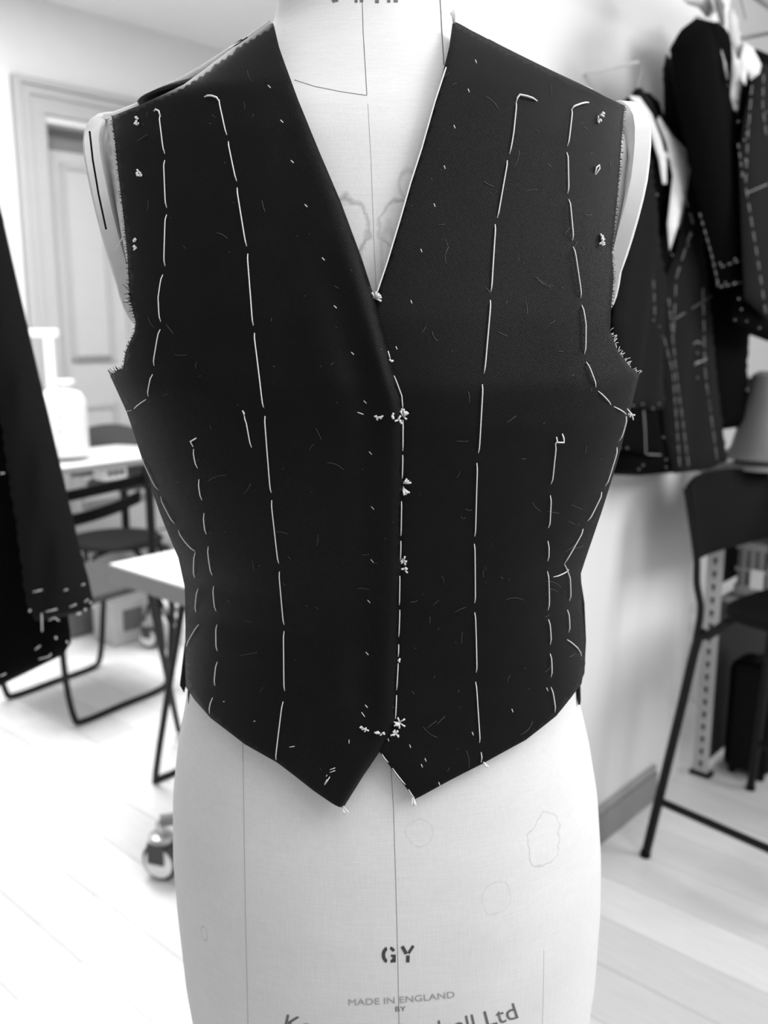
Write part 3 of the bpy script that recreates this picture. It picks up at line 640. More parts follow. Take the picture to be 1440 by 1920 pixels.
# side vents hanging at the waist
for q, nm in (([(347, 1080), (352, 1180), (346, 1210), (341, 1250), (337, 1285), (345, 1299), (351, 1275), (362, 1220), (366, 1120)], 'side_vent'), ([(1088, 1080), (1096, 1130), (1099, 1200), (1096, 1262), (1087, 1284), (1078, 1272), (1072, 1200), (1074, 1120)], 'side_vent')):
    v2, T, B = fill(q, 8); P = np.array([tuple(at_y(x, y, D - .008)) for x, y in v2]); v, f = shell(P, P + np.array([0, .0016, 0]), T); mk(nm, v, f, M['back'], vest)
# lint and stray hairs on the cloth
parts = []
for i in range(230):
    side = random.random() < .5; pan = pL if side else pR; poly = LP if side else RP
    x = random.uniform(240, 745) if side else random.uniform(765, 1150); y = random.uniform(120, 1440)
    L = random.choice((3, 4, 6, 9, 14, 22, 34)) ; a = random.random() * 6.28; c = random.uniform(-1.2, 1.2)
    q = [(x, y)]
    for k in range(4): q.append((q[-1][0] + math.cos(a) * L / 4, q[-1][1] + math.sin(a) * L / 4)); a += c / 4
    q = np.array(q)
    if not inside(poly, q).all(): continue
    P, N = on_panel(q, pan, .0003); parts.append((side, tubeg([Vector(p) for p in P], .00009 + .00005 * random.random(), 3)))
for s, pan in ((True, pL), (False, pR)):
    v, f = join([g for k, g in parts if k == s]); o = mk('lint', v, f, M['lint'], pan); o['kind'] = 'stuff'

# ================================================================== HANGING GARMENTS (soft, hollow-looking shells)
def pillow(name, poly, b, T_, R_, m, parent, sp=10, fold=(0, 0, 0), dirn=None, plane='b'):
    """cloth piece measured on a plane parallel to the wall, swelling to both sides"""
    v2, T, B = fill(poly, sp); d = edist(B, v2); k = np.clip(d / R_, 0, 1); h = T_ * np.sqrt(1 - (1 - k) ** 2)
    w = fold[0] * np.sin((v2[:, 0] * fold[1] + v2[:, 1] * fold[2]))
    if plane == 'b': P = np.array([tuple(at_b(x, y, b)) for x, y in v2]); nn = np.array(tuple(E2))
    else: P = np.array([tuple(at_y(x, y, b)) for x, y in v2]); nn = np.array((0, -1.0, 0))
    fr = P + nn * (h + w * k)[:, None]; bk = P - nn * (h * .6 + .001)[:, None]
    v, f = shell(fr, bk, T); return mk(name, v, f, m, parent)
def dashes(lines, b, lift, r, parent, m='thread', plane='b', name='basting_stitch'):
    for l in lines:
        if plane == 'b': P = [at_b(x, y, b + lift) for x, y in l]
        else: P = [at_y(x, y, b - lift) for x, y in l]
        v, f = tubeg(P, r, 5); mk(name, v, f, M[m], parent)
def dashline(p0, p1, n, gap=.35):
    out = []
    for i in range(n):
        t0 = i / n; t1 = (i + 1 - gap) / n; out.append([(p0[0] + (p1[0] - p0[0]) * t0, p0[1] + (p1[1] - p0[1]) * t0), (p0[0] + (p1[0] - p0[0]) * t1, p0[1] + (p1[1] - p0[1]) * t1)])
    return out
def polydash(pts, n, gap=.35):
    P = resample(pts, 2, False); L = len(P); out = []
    for i in range(n):
        a = P[int(i / n * (L - 1))]; c = P[int((i + 1 - gap) / n * (L - 1))]; out.append([tuple(a), tuple(c)])
    return out
BG = B_PIER + .12
# tunic nearest the dress form
A = thing('tailored_jacket', at_b(1255, 885, BG), 'dark basted jacket with white canvas lapel hanging just right of the dress form', 'jacket')
pillow('body', [(1168, 190), (1195, 165), (1222, 190), (1245, 260), (1262, 420), (1262, 560), (1262, 800), (1266, 886), (1200, 892), (1140, 890), (1130, 800), (1120, 560), (1150, 300)], BG - .02, .045, 40, M['darkcloth2'], A)
pillow('front_panel', [(1300, 288), (1312, 400), (1325, 520), (1342, 700), (1363, 866), (1330, 880), (1264, 888), (1246, 820), (1236, 700), (1232, 560), (1240, 540), (1268, 470), (1285, 380)], BG + .03, .02, 30, M['darkcloth'], A, fold=(.004, .12, .01))
pillow('front_panel', [(1215, 240), (1222, 330), (1232, 430), (1246, 530), (1240, 640), (1246, 765), (1225, 770), (1175, 768), (1160, 740), (1150, 600), (1170, 420)], BG + .035, .02, 26, M['darkcloth'], A, fold=(.006, .15, .02))
pillow('pocket_flap', [(1172, 768), (1230, 770), (1244, 840), (1236, 856), (1175, 845), (1152, 838)], BG + .04, .006, 8, M['darkcloth2'], A)
pillow('facing', [(1236, 218), (1262, 255), (1294, 290), (1292, 330), (1276, 410), (1256, 470), (1252, 420), (1262, 330), (1250, 270), (1232, 226)], BG + .05, .006, 10, M['lining'], A)
pillow('facing', [(1178, 178), (1200, 182), (1222, 214), (1240, 262), (1250, 300), (1250, 345), (1243, 345), (1236, 300), (1224, 262), (1206, 215)], BG + .055, .005, 8, M['lining'], A)
pillow('collar', [(1190, 166), (1202, 164), (1222, 190), (1236, 225), (1230, 232), (1212, 200)], BG + .045, .006, 8, M['darkcloth'], A)
pillow('facing_bar', [(1248, 284), (1262, 294), (1260, 302), (1246, 292)], BG + .05, .004, 5, M['lining'], A)
dashes(polydash([(1240, 612), (1262, 700), (1275, 880)], 12, .25) + polydash([(1262, 300), (1300, 420), (1268, 520), (1262, 640)], 10) + polydash([(1254, 560), (1268, 700), (1292, 880)], 14, .25) + polydash([(1318, 540), (1322, 700), (1346, 870)], 11, .25) + polydash([(1222, 430), (1228, 600)], 7),
       BG, .053, .0007, A, 'dullthread')
dashes(polydash([(1262, 600), (1300, 590), (1335, 555)], 1, 0), BG, .052, .0007, A, 'dullthread')
dashes([[(1207, 770), (1210, 812), (1211, 848)], [(1214, 852), (1240, 853)], [(1300, 645), (1308, 640), (1316, 645)], [(1302, 684), (1326, 672)], [(1304, 680), (1322, 675)]], BG, .055, .0009, A, 'dullthread')
def dots(pts, b, lift, r, parent, plane='b', m='thread'):
    for x, y in pts:
        P = at_b(x, y, b + lift) if plane == 'b' else at_y(x, y, b - lift)
        pp = []
        for i in range(3):
            d = Vector((random.uniform(-1, 1), random.uniform(-.4, .4), random.uniform(-1, 1))).normalized() * r * 2.2; pp.append(tubeg([P - d, P, P + d], [r * .7, r, r * .7], 5))
        v, f = join(pp); mk('tailor_tack', v, f, M[m], parent)
dots([(1226, 600), (1236, 612), (1240, 630), (1230, 668), (1233, 690), (1187, 760), (1205, 758), (1224, 766), (1162, 840), (1176, 840), (1211, 849), (1206, 872), (1198, 880), (1249, 862), (1249, 876), (1236, 757), (1244, 820), (1232, 365), (1296, 290), (1298, 312), (1308, 662), (1308, 708), (1350, 871), (1260, 478), (1273, 505), (1290, 460), (1296, 440), (1297, 415), (1226, 442)], BG, .056, .0008, A, m='dullthread')
# its hanger
hkp = [at_b(x, y, BG) for x, y in ((1178, 118), (1184, 109), (1194, 110), (1203, 122), (1204, 138), (1198, 150), (1196, 168))]
tube('hanger_hook', hkp, .0016, M['hanger'], A, 6, 4)
pg = box('wall_peg', RM(ab(at_b(1190, 113, BG))[0], (BG + .01 + B_PIER) / 2, at_b(1190, 113, BG).z - .005), (.006, BG + .01 - B_PIER, .006), M['wall'], None, YAW, .001)
tag(pg, 'small white wall peg holding the nearest jacket hanger', 'peg')

# jacket on the upper hook with a long sleeve
BJ = B_PIER + .18
J = thing('tailored_jacket', at_b(1370, 540, BJ), 'dark jacket with a long black sleeve hanging at the top right', 'jacket')
pillow('body', [(1290, 60), (1345, 40), (1400, 120), (1440, 260), (1440, 420), (1420, 560), (1400, 640), (1396, 800), (1335, 808), (1318, 620), (1308, 420), (1300, 250)], BJ - .055, .03, 40, M['darkcloth2'], J)
pillow('sleeve', [(1262, 85), (1278, 55), (1306, 33), (1328, 45), (1336, 100), (1360, 230), (1385, 360), (1410, 440), (1432, 522), (1400, 538), (1346, 543), (1332, 480), (1312, 380), (1290, 270), (1270, 180)], BJ + .035, .045, 36, M['darkcloth2'], J, fold=(.006, .12, -.02))
pillow('sleeve_shade_piece', [(1262, 120), (1250, 100), (1244, 130), (1246, 220), (1262, 262), (1290, 290), (1296, 270)], BJ - .05, .02, 20, M['darkcloth'], J)  # dark piece standing in for the shade on the wall behind the sleeve
pillow('facing', [(1330, 30), (1344, 50), (1352, 90), (1362, 120), (1366, 150), (1358, 140), (1346, 112), (1334, 60)], BJ + .06, .005, 7, M['lining'], J)
pillow('facing', [(1334, 80), (1342, 84), (1346, 112), (1340, 114), (1335, 104)], BJ + .062, .004, 5, M['lining'], J)
pillow('facing', [(1370, 40), (1382, 60), (1396, 96), (1392, 150), (1384, 212), (1376, 206), (1370, 180), (1374, 110)], BJ + .065, .005, 8, M['lining'], J)
pillow('shoulder_strip', [(1284, 36), (1296, 26), (1316, 24), (1322, 36), (1302, 30)], BJ + .04, .003, 5, M['lining'], J)
dashes(polydash([(1312, 400), (1335, 480), (1348, 540)], 9, .4) + polydash([(1350, 538), (1432, 520)], 7, .4) + polydash([(1352, 500), (1420, 478)], 5, .5), BJ, .085, .0007, J, 'dullthread')
dots([(1350, 494), (1378, 486), (1402, 480), (1345, 534), (1360, 530), (1378, 530), (1410, 525), (1420, 518), (1366, 160)], BJ, .088, .0008, J, m='dullthread')
tube('hanger_hook', [at_b(x, y, BJ) for x, y in ((1332, 40), (1330, 15), (1320, -5), (1326, -40), (1345, -48), (1352, -34))], .002, M['chrome'], J, 6, 4)
hz = at_b(1300, 10, BJ)
pillow('hanger', [(1278, -4), (1296, -16), (1330, -18), (1346, 0), (1344, 22), (1326, 34), (1310, 14), (1290, 8)], BJ + .02, .012, 14, M['hanger'], J)
pillow('hanger_arm', [(1336, -20), (1352, -6), (1358, 20), (1360, 48), (1350, 44), (1342, 10)], BJ + .05, .01, 8, M['grey'], J)

# third jacket at the frame edge
BK = B_PIER + .25
K = thing('tailored_jacket', at_b(1420, 640, BK), 'dark jacket with many basting stitches at the right edge of the picture', 'jacket')
pillow('body', [(1398, 95), (1420, 92), (1450, 110), (1520, 150), (1530, 400), (1530, 620), (1440, 640), (1400, 625), (1372, 600), (1384, 480), (1372, 330), (1362, 230), (1380, 215), (1394, 150)], BK - .02, .03, 30, M['darkcloth2'], K)
pillow('front_panel', [(1412, 140), (1434, 118), (1470, 150), (1500, 300), (1500, 560), (1440, 600), (1396, 560), (1390, 420), (1386, 300), (1396, 220)], BK + .028, .014, 24, M['darkcloth'], K)
pillow('facing', [(1396, 78), (1412, 90), (1428, 122), (1424, 138), (1408, 150), (1402, 130), (1398, 160), (1390, 150), (1388, 110)], BK + .045, .005, 7, M['lining'], K)
dashes(polydash([(1410, 160), (1402, 260), (1398, 350), (1420, 480), (1438, 600)], 16, .4) + polydash([(1432, 140), (1430, 200), (1438, 260)], 5, .3) + polydash([(1400, 362), (1440, 345)], 1, 0) + polydash([(1384, 270), (1394, 340)], 4, .5), BK, .05, .0008, K, 'dullthread')
dots([(1408, 175), (1406, 203), (1402, 236), (1396, 262), (1384, 228), (1398, 300), (1392, 330), (1401, 362), (1400, 250), (1438, 210), (1385, 560), (1378, 600), (1400, 602), (1390, 580), (1424, 615)], BK, .052, .0008, K, m='dullthread')
pillow('hanger', [(1366, 20), (1376, 16), (1384, 40), (1388, 80), (1396, 110), (1384, 112), (1372, 80), (1366, 50)], BK + .03, .01, 8, M['hanger'], K)
tube('hanger_hook', [at_b(x, y, BK) for x, y in ((1398, 36), (1394, 18), (1388, -5), (1378, -30), (1392, -48), (1402, -36))], .002, M['chrome'], K, 6, 4)
# rail that carries the two hangers, fixed to the wall above the frame
rz = at_b(1345, -40, BJ).z
ra0 = ab(at_b(1230, 0, BJ))[0]; ra1 = ab(at_b(1520, 0, BJ))[0]
rail = thing('clothes_rail', RM(ra0, BJ, rz - .02), 'metal clothes rail on wall brackets above the jackets', 'rail')
tube('tube', [RM(ra0, BJ + .025, rz), RM(ra1, BJ + .025, rz)], .011, M['chrome'], rail, 12)
for aa in (ra0 + .05, min(aC - .05, ra1)): tube('bracket', [RM(aa, BJ + .025, rz), RM(aa, B_PIER - .002, rz)], .008, M['chrome'], rail, 8)

# jacket at the left edge: a sleeve hanging in front of the body
YL = 1.42
G = thing('tailored_jacket', at_y(40, 1285, YL), 'dark jacket hanging at the left edge with stitched sleeve hem', 'jacket')
pillow('body', [(-140, 250), (-40, 250), (0, 420), (60, 760), (105, 1000), (122, 1120), (131, 1178), (133, 1206), (118, 1228), (0, 1286), (-90, 1318), (-280, 1340), (-290, 700)], YL + .05, .04, 40, M['darkcloth2'], G, 14, (.006, .05, 0), plane='y')
pillow('sleeve', [(-90, 300), (-50, 270), (-15, 330), (3, 400), (58, 640), (108, 850), (150, 1030), (166, 1085), (176, 1132), (168, 1142), (120, 1156), (66, 1165), (52, 1120), (36, 1000), (10, 820), (-40, 560)], YL - .03, .04, 36, M['darkcloth'], G, 12, (.004, .09, .02), plane='y')
dashes([[(62, 1110), (79, 1106)], [(120, 1107), (127, 1105)], [(153, 1097), (159, 1095)], [(86, 1147), (107, 1142)], [(131, 1138), (143, 1133)], [(159, 1129), (165, 1124)], [(78, 1150), (79, 1184)]], YL - .03, .043, .0008, G, plane='y')
dashes([[(92, 1163), (102, 1158), (111, 1164)], [(66, 1218), (75, 1211)], [(73, 1236), (92, 1231), (96, 1226)], [(0, 1268), (11, 1263)], [(0, 888), (8, 887)]], YL - .03, .044, .0008, G, plane='y')
dots([(175, 1138), (160, 1143), (150, 1150), (56, 1145), (105, 1196), (126, 1204), (170, 1130), (146, 1151)], YL - .03, .044, .0009, G, plane='y')
lst = Vector((at_y(-260, 1000, YL).x, YL + .05, 0))
tube('stand_pole', [lst + UZ * .03, lst + UZ * (at_y(-190, 1230, YL + .05).z)], .013, M['black'], G, 12)
lathe('stand_base', lst, [(.12, .001), (.12, .012), (.1, .02), (.02, .03), (.016, .06)], M['black'], G, seg=32)

# ================================================================== RIGHT: BAR STOOL AND SHELVES
f1 = at_z(1210, 1603, 0.005); f2 = at_z(1407, 1478, 0.005)
sd = (f2 - f1); sd.z = 0; su = sd.normalized(); sn = Vector((su.y, -su.x, 0)); f4 = f1 + sn * .47; f3 = f2 + sn * .47
SH = 0.665
stool = thing('bar_stool', (f1 + f2 + f3 + f4) / 4 - UZ * .005, 'black metal bar stool with a curved backrest beside the wall end', 'stool')
cen = (f1 + f2 + f3 + f4) / 4
def legtop(f): return f + (cen - f) * .30
for fpt in (f1, f2, f3, f4):
    t = legtop(fpt); t.z = SH; inn = t + (cen - t) * .35; inn.z = SH + .012
    q = fpt + (t - fpt) * .93; q.z = SH - .045
    tube('leg', [fpt, fpt + (q - fpt) * .33, fpt + (q - fpt) * .66, q, t + (cen - t) * .06, inn], .0125, M['black'], stool, 12, 5)
    lathe('foot', (fpt.x, fpt.y, 0.001), [(.014, 0), (.015, .008), (.012, .02)], M['blackpl'], stool, seg=14)
def onleg(fpt, z): t = legtop(fpt); k = (z - .005) / (SH - .005); p = fpt + (t - fpt) * k * .95; p.z = z; return p
for p, q, z in ((f1, f4, .165), (f4, f3, .24), (f3, f2, .165)): tube('footrest', [onleg(p, z), onleg(q, z)], .0105, M['black'], stool, 10)
# seat
bm_pts = []
seat_c = cen + sn * .02
def seatg():
    V, Fc = [], []; n = 40
    prof = ((.2, SH + .012), (.98, SH + .010), (1.0, SH + .02), (.97, SH + .032), (.6, SH + .026), (.1, SH + .024))
    for s, z in prof:
        for k in range(n):
            a = 2 * math.pi * k / n; c_, s_ = math.cos(a), math.sin(a); e = .55
            V.append(seat_c + su * (.185 * s * math.copysign(abs(c_) ** e, c_)) + sn * (.18 * s * math.copysign(abs(s_) ** e, s_)) + UZ * (z - seat_c.z))
    for i in range(len(prof) - 1):
        for k in range(n): k2 = (k + 1) % n; Fc.append([i * n + k, i * n + k2, (i + 1) * n + k2, (i + 1) * n + k])
    Fc.append(list(range(n))[::-1]); Fc.append([(len(prof) - 1) * n + k for k in range(n)]); return V, Fc
v, f = seatg(); mk('seat', v, f, M['blackpl'], stool, True, angle=50)
bL = at_y(1283, 1000, (f1 + (f2 - f1) * .12).y); bc0 = f1 + su * .10 - sn * (-.05); 
def backg():
    nA, nZ = 14, 6; V = []; L_b = .40; mid = (legtop(f1) + legtop(f2)) / 2 - sn * .02; mid.z = 0
    for side in (0, 1):
        for j in range(nZ + 1):
            z = .825 + (1.005 - .825) * j / nZ
            for i in range(nA + 1):
                t = i / nA * 2 - 1; bow = -.045 * (1 - t * t); lean = -(z - .8) * .22
                drop = .035 * (1 - t * t) * ((j / nZ) - .0) if j else -.03 * (1 - t * t)
                V.append(mid + su * (t * L_b / 2) + sn * (bow + lean - .006 + side * .014) + UZ * (z + drop * .5 - mid.z))
    m_ = (nA + 1); tot = m_ * (nZ + 1); Fc = []
    for j in range(nZ):
        for i in range(nA):
            a = j * m_ + i; Fc.append([a, a + 1, a + 1 + m_, a + m_]); Fc.append([tot + a, tot + a + m_, tot + a + 1 + m_, tot + a + 1])
    for i in range(nA): Fc.append([i, tot + i, tot + i + 1, i + 1]); a = nZ * m_ + i; Fc.append([a, a + 1, tot + a + 1, tot + a])
    for j in range(nZ): a = j * m_; Fc.append([a, a + m_, tot + a + m_, tot + a]); a = j * m_ + nA; Fc.append([a, tot + a, tot + a + m_, a + m_])
    return V, Fc, mid, L_b
v, f, mid, L_b = backg(); mk('backrest', v, f, M['blackpl'], stool, True, angle=40)
for s in (-1, 1):
    base_ = mid + su * (s * L_b / 2 * .98); base_.z = 0; lf = onleg(f1 if s < 0 else f2, SH - .05)
    tube('back_post', [lf, base_ + sn * .012 + UZ * (SH + .03), base_ - sn * .004 + UZ * .76, base_ - sn * .012 + UZ * .84, base_ - sn * .05 + UZ * 1.0], .0095, M['black'], stool, 10, 4)

# shelving bench: perforated posts, worktop, shelf
q0 = at_z(1305, 1460, 0); a0, b0 = ab(q0); a0 += .03
BD = .62; BL = 1.1
bench = thing('workbench', RM(a0 + BL / 2, b0 + BD / 2, 0), 'grey workbench with a shelf on perforated metal posts beyond the stool', 'workbench')
TOPZ = at_b(1300, 880, b0).z
SHZ = at_b(1335, 1165, b0 + .1).z
for (aa, bb, front) in ((a0, b0, True), (a0 + BL, b0, False), (a0, b0 + BD, False), (a0 + BL, b0 + BD, False)):
    po = box('post', RM(aa, bb, (TOPZ - .03) / 2 + .006), (.004, .05, TOPZ - .045), M['post'], bench, YAW, 0)
    box('post_flange', RM(aa + .02, bb - .023, (TOPZ - .03) / 2 + .006), (.036, .004, TOPZ - .045), M['post'], po, YAW, 0)
    if front:
        for k in range(18):
            z = .045 + k * .0415
            if z > TOPZ - .06: break
            v, f = join([latheg((0, 0, 0), [(.0065, -.0012), (.0065, .0012)], 12), boxg((0, -.009, 0), (.006, .012, .0024), 0, 0)])
            Rm = Matrix.Rotation(YAW - math.pi / 2, 3, 'Z') @ Matrix.Rotation(math.radians(90), 3, 'X')
            cc = RM(aa - .002, bb, z); mk('slot', [cc + Rm @ Vector(x) for x in v], f, M['hole'], po, False)
    box('post_foot', RM(aa + .01, bb, .006), (.04, .066, .011), M['blackpl'], bench, YAW, .001)
box('worktop', RM(a0 + BL / 2 - .01, b0 + BD / 2, TOPZ - .015), (BL + .1, BD + .1, .034), M['worktop'], bench, YAW, .003)
box('shelf', RM(a0 + BL / 2, b0 + BD / 2, SHZ - .012), (BL - .06, BD - .03, .02), M['worktop'], bench, YAW, .002)
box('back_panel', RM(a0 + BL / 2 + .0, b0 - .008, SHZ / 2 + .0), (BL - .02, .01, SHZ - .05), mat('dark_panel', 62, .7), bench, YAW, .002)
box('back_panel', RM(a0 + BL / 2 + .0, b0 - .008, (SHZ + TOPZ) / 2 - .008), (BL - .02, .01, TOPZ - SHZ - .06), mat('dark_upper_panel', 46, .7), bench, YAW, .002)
# crate on the shelf
CW, CD, CH = .34, .26, .17
ca = a0 + .05; cb = b0 + .04 + CD / 2
crate = thing('storage_crate', RM(ca + CW / 2, cb, SHZ), 'grey slotted plastic crate on the workbench shelf', 'crate')
def cbox(n_, a_, b_, z_, s): return box(n_, RM(ca + a_, cb + b_, SHZ + z_), s, M['crate'], crate, YAW, .002)
cbox('crate_floor', CW / 2, 0, .008, (CW, CD, .01))
for s in (-1, 1):
    cbox('rim', CW / 2, s * (CD / 2 - .006), CH - .012, (CW, .012, .024)); cbox('rim', CW / 2, s * (CD / 2 - .006), CH * .5, (CW, .01, .014)); cbox('rim', CW / 2, s * (CD / 2 - .006), .022, (CW, .012, .03))
    cbox('end_rim', CW / 2 + s * (CW / 2 - .006), 0, CH - .012, (.012, CD - .026, .024)); cbox('end_rim', CW / 2 + s * (CW / 2 - .006), 0, CH * .5, (.01, CD - .026, .012)); cbox('end_rim', CW / 2 + s * (CW / 2 - .006), 0, .022, (.012, CD - .026, .03))
    for i in range(9): cbox('slat', CW / 2 + s * (CW / 2 - .006), -CD / 2 + .025 + i * (CD - .05) / 8, CH * .5, (.006, .012, CH - .03))
    for i in range(13): cbox('slat', .02 + i * (CW - .04) / 12, s * (CD / 2 - .007), CH * .5, (.012, .006, CH - .03))
box('label_holder', RM(ca - .002, cb - .06, SHZ + .06), (.004, .04, .06), M['lining'], crate, YAW, .001)
# black case on the floor under the shelf
sc = at_z(1372, 1462, 0) + E1 * .10; sa, sb = ab(sc); sb = max(sb, b0 + .11)
SHt = .36
case = thing('suitcase', RM(sa, sb, 0), 'black suitcase standing on the floor under the workbench shelf', 'suitcase')
box('shell', RM(sa, sb, SHt / 2 + .018), (.15, .15, SHt), M['blackpl'], case, YAW, .03)
box('handle', RM(sa, sb, SHt + .022), (.08, .02, .012), M['black'], case, YAW, .004)
for i in (-1, 1):
    for j in (-1, 1): lathe('wheel', RM(sa + i * .045, sb + j * .045, 0.0), [(.010, .0), (.013, .004), (.013, .018), (.010, .022)], M['black'], case, seg=12)
# things standing on the worktop
lampb = at_b(1432, 842, b0 + .14); 
lm = thing('table_lamp', Vector((lampb.x, lampb.y, TOPZ + .002)), 'grey conical lamp standing on the workbench at the picture edge', 'lamp')
lb = Vector((lampb.x, lampb.y, TOPZ + .002))
lathe('shade', lb + UZ * .03, [(.105, 0), (.108, .004), (.088, .03), (.055, .17), (.045, .23), (.03, .24)], M['grey'], lm, seg=32)
lathe('lamp_foot', lb, [(.085, 0), (.085, .012), (.07, .022), (.03, .032)], M['worktop'], lm, seg=28)
mb = at_b(1400, 745, b0 - .25)
# black bracket clamp behind the jackets
cl = thing('wall_bracket', at_b(1392, 745, B_ALC + .01), 'black bracket with a white knob on the alcove wall', 'bracket')
pillow('plate', [(1372, 706), (1412, 708), (1416, 718), (1426, 720), (1414, 726), (1414, 743), (1372, 744)], B_ALC + .012, .012, 8, M['blackpl'], cl, 6)
lathe('knob', at_b(1396, 731, B_ALC + .03) - UZ * .012, [(.004, 0), (.012, .004), (.014, .012), (.012, .02), (.004, .024)], M['jug'], cl, seg=14)
# clear cord looped around the post
co = tag(tube('looped_cord', [at_b(x, y, b0 + .012) for x, y in ((1284, 1254), (1290, 1276), (1312, 1292), (1330, 1310), (1337, 1322), (1330, 1332), (1318, 1322), (1300, 1300), (1284, 1280), (1276, 1300), (1298, 1322), (1312, 1338))], .0016, M['hanger'], None, 6, 4), 'thin pale cord looped around the perforated post', 'cord')

# ================================================================== LEFT: TABLES, CHAIRS, ITEMS
TH = .73
# nearer table
t0 = at_z(205, 1056, TH); ta, tb = ab(t0)
tab2 = thing('work_table', RM(ta + .35, tb + .3, 0), 'small white table with wooden edge and black legs just left of the dress form', 'table')
TL, TW = .7, .6
box('tabletop', RM(ta + TL / 2, tb + TW / 2, TH - .004), (TL, TW, .006), M['top'], tab2, YAW, .001)
box('tabletop_edge', RM(ta + TL / 2, tb + TW / 2, TH - .032), (TL, TW, .05), M['edge'], tab2, YAW, .002)
F1 = at_z(290, 1463, .0115)
for sh in (0.0, .2):
    o_ = E1 * sh
    tube('leg_frame', [at_z(346, 1112, .672) + o_, F1 + o_ + UZ * .05 + E1 * .01, F1 + o_, F1 + o_ + E1 * .05, F1 + o_ + E1 * .36, F1 + o_ + E1 * .40 + UZ * .03, at_z(346, 1112, .672) + o_ + E1 * .22] if False else [at_z(346, 1112, .672) + o_, F1 + o_ + (at_z(346, 1112, .672) - F1) * .06, F1 + o_ + E1 * .03, F1 + o_ + E1 * .12, F1 + o_ + E1 * .2], .0105, M['black'], tab2, 10, 5)
    g0 = at_z(277, 1092, .672); g1 = at_z(335, 1370, .0115)
    tube('leg', [g0 + o_ * 2, g1 + o_ * 2], .0105, M['black'], tab2, 10)
# farther table
TH1 = .76; k0 = at_z(109, 866, TH1); k1 = at_z(259, 848, TH1); ka, kb = ab(k0)
tab1 = thing('work_table', RM(ka + .4, kb - .35, 0), 'white topped table carrying the plastic canister near the door', 'table')
ed_ = (k1 - k0).normalized(); ey = math.atan2(ed_.y, ed_.x); en = Vector((-ed_.y, ed_.x, 0))
T1C = k0 + ed_ * .35 + en * .29; T1C.z = TH
box('tabletop', T1C - UZ * .004, (1.2, .58, .006), M['top'], tab1, ey, .001); box('tabletop_edge', T1C - UZ * .022, (1.2, .58, .03), M['edge'], tab1, ey, .002)
for i in (-1, 1):
    for j in (-1, 1):
        p = T1C + ed_ * i * .55 + en * j * .25; box('leg', (p.x, p.y, (TH1 - .07) / 2 + .001), (.04, .04, TH1 - .07), M['black'], tab1, ey, .003)
# canister on the far table
cx = at_z(122, 852, TH1); zt1 = 0
can = thing('plastic_canister', Vector((cx.x, cx.y, TH1 + .001)), 'white plastic canister with faint print standing on the far table', 'canister')
s_ = (cx - CAM).length / F
Rr = 42 * s_; Hh = 112 * s_ * 1.02
lathe('body', (cx.x, cx.y, TH1 + .001), [(Rr * .93, 0), (Rr, .008), (Rr, Hh * .72), (Rr * .96, Hh * .84), (Rr * .78, Hh * .95), (Rr * .45, Hh), (.02, Hh + .002)], M['jug'], can, seg=36)
lathe('cap', (cx.x + 9 * s_, cx.y, TH1 + .001 + Hh), [(.026, .002), (.026, .02), (.045, .022), (.047, .045), (.04, .05), (.01, .051)], M['jug'], can, seg=24)
for (dx, z0_, z1_) in ((8, 38, 52), (10, 80, 84), (12, 65, 74), (-15, 60, 72), (7, 6, 24)):
    aa = math.asin(max(-1, min(1, (dx) / 44))); 
    P0 = Vector((cx.x + Rr * 1.004 * math.sin(aa), cx.y - Rr * 1.004 * math.cos(aa), TH1 + z0_ * s_)); P1 = P0 + UZ * ((z1_ - z0_) * s_)
    tube('print_mark', [P0, P1], .0045, M['print'], can, 6)
# white stand behind the canister
sp = at_z(82, 852, TH1) + Vector((-.0, .19, 0)); sp.z = TH1
std = thing('thread_stand', Vector((sp.x, sp.y, TH1 + .001)), 'white upright stand with a crossbar behind the canister', 'stand')
ss = (sp - CAM).length / F; stz = at_y(93, 625, sp.y).z
box('upright', (sp.x, sp.y, (TH1 + stz) / 2 + .006), (.05, .05, stz - TH1 - .01), M['jug'], std, .2, .006)
box('crossbar', (sp.x - .07, sp.y, stz), (.24, .06, .045), M['jug'], std, .1, .008)
box('stand_foot', (sp.x, sp.y, TH1 + .009), (.12, .12, .014), M['jug'], std, .2, .003)
# power strip fixed under the far table
pp = k0 + ed_ * ((at_z(206, 880, .66) - k0).dot(ed_)); ps_c = at_y(207, 884, pp.y + .05)
ps = thing('power_strip', ps_c - UZ * .035, 'white power strip fixed under the far table top', 'power strip')
box('housing', (ps_c.x, ps_c.y, TH1 - .071 - .036), (.15, .1, .07), M['jug'], ps, ey, .014)
for i in range(3):
    c = Vector((ps_c.x, ps_c.y, TH1 - .105)) + ed_ * ((i - 1) * .036) - en * .0505; lathe('socket', c - UZ * .011, [(.004, 0), (.012, .002), (.012, .02), (.004, .022)], M['hole'], ps, seg=12)
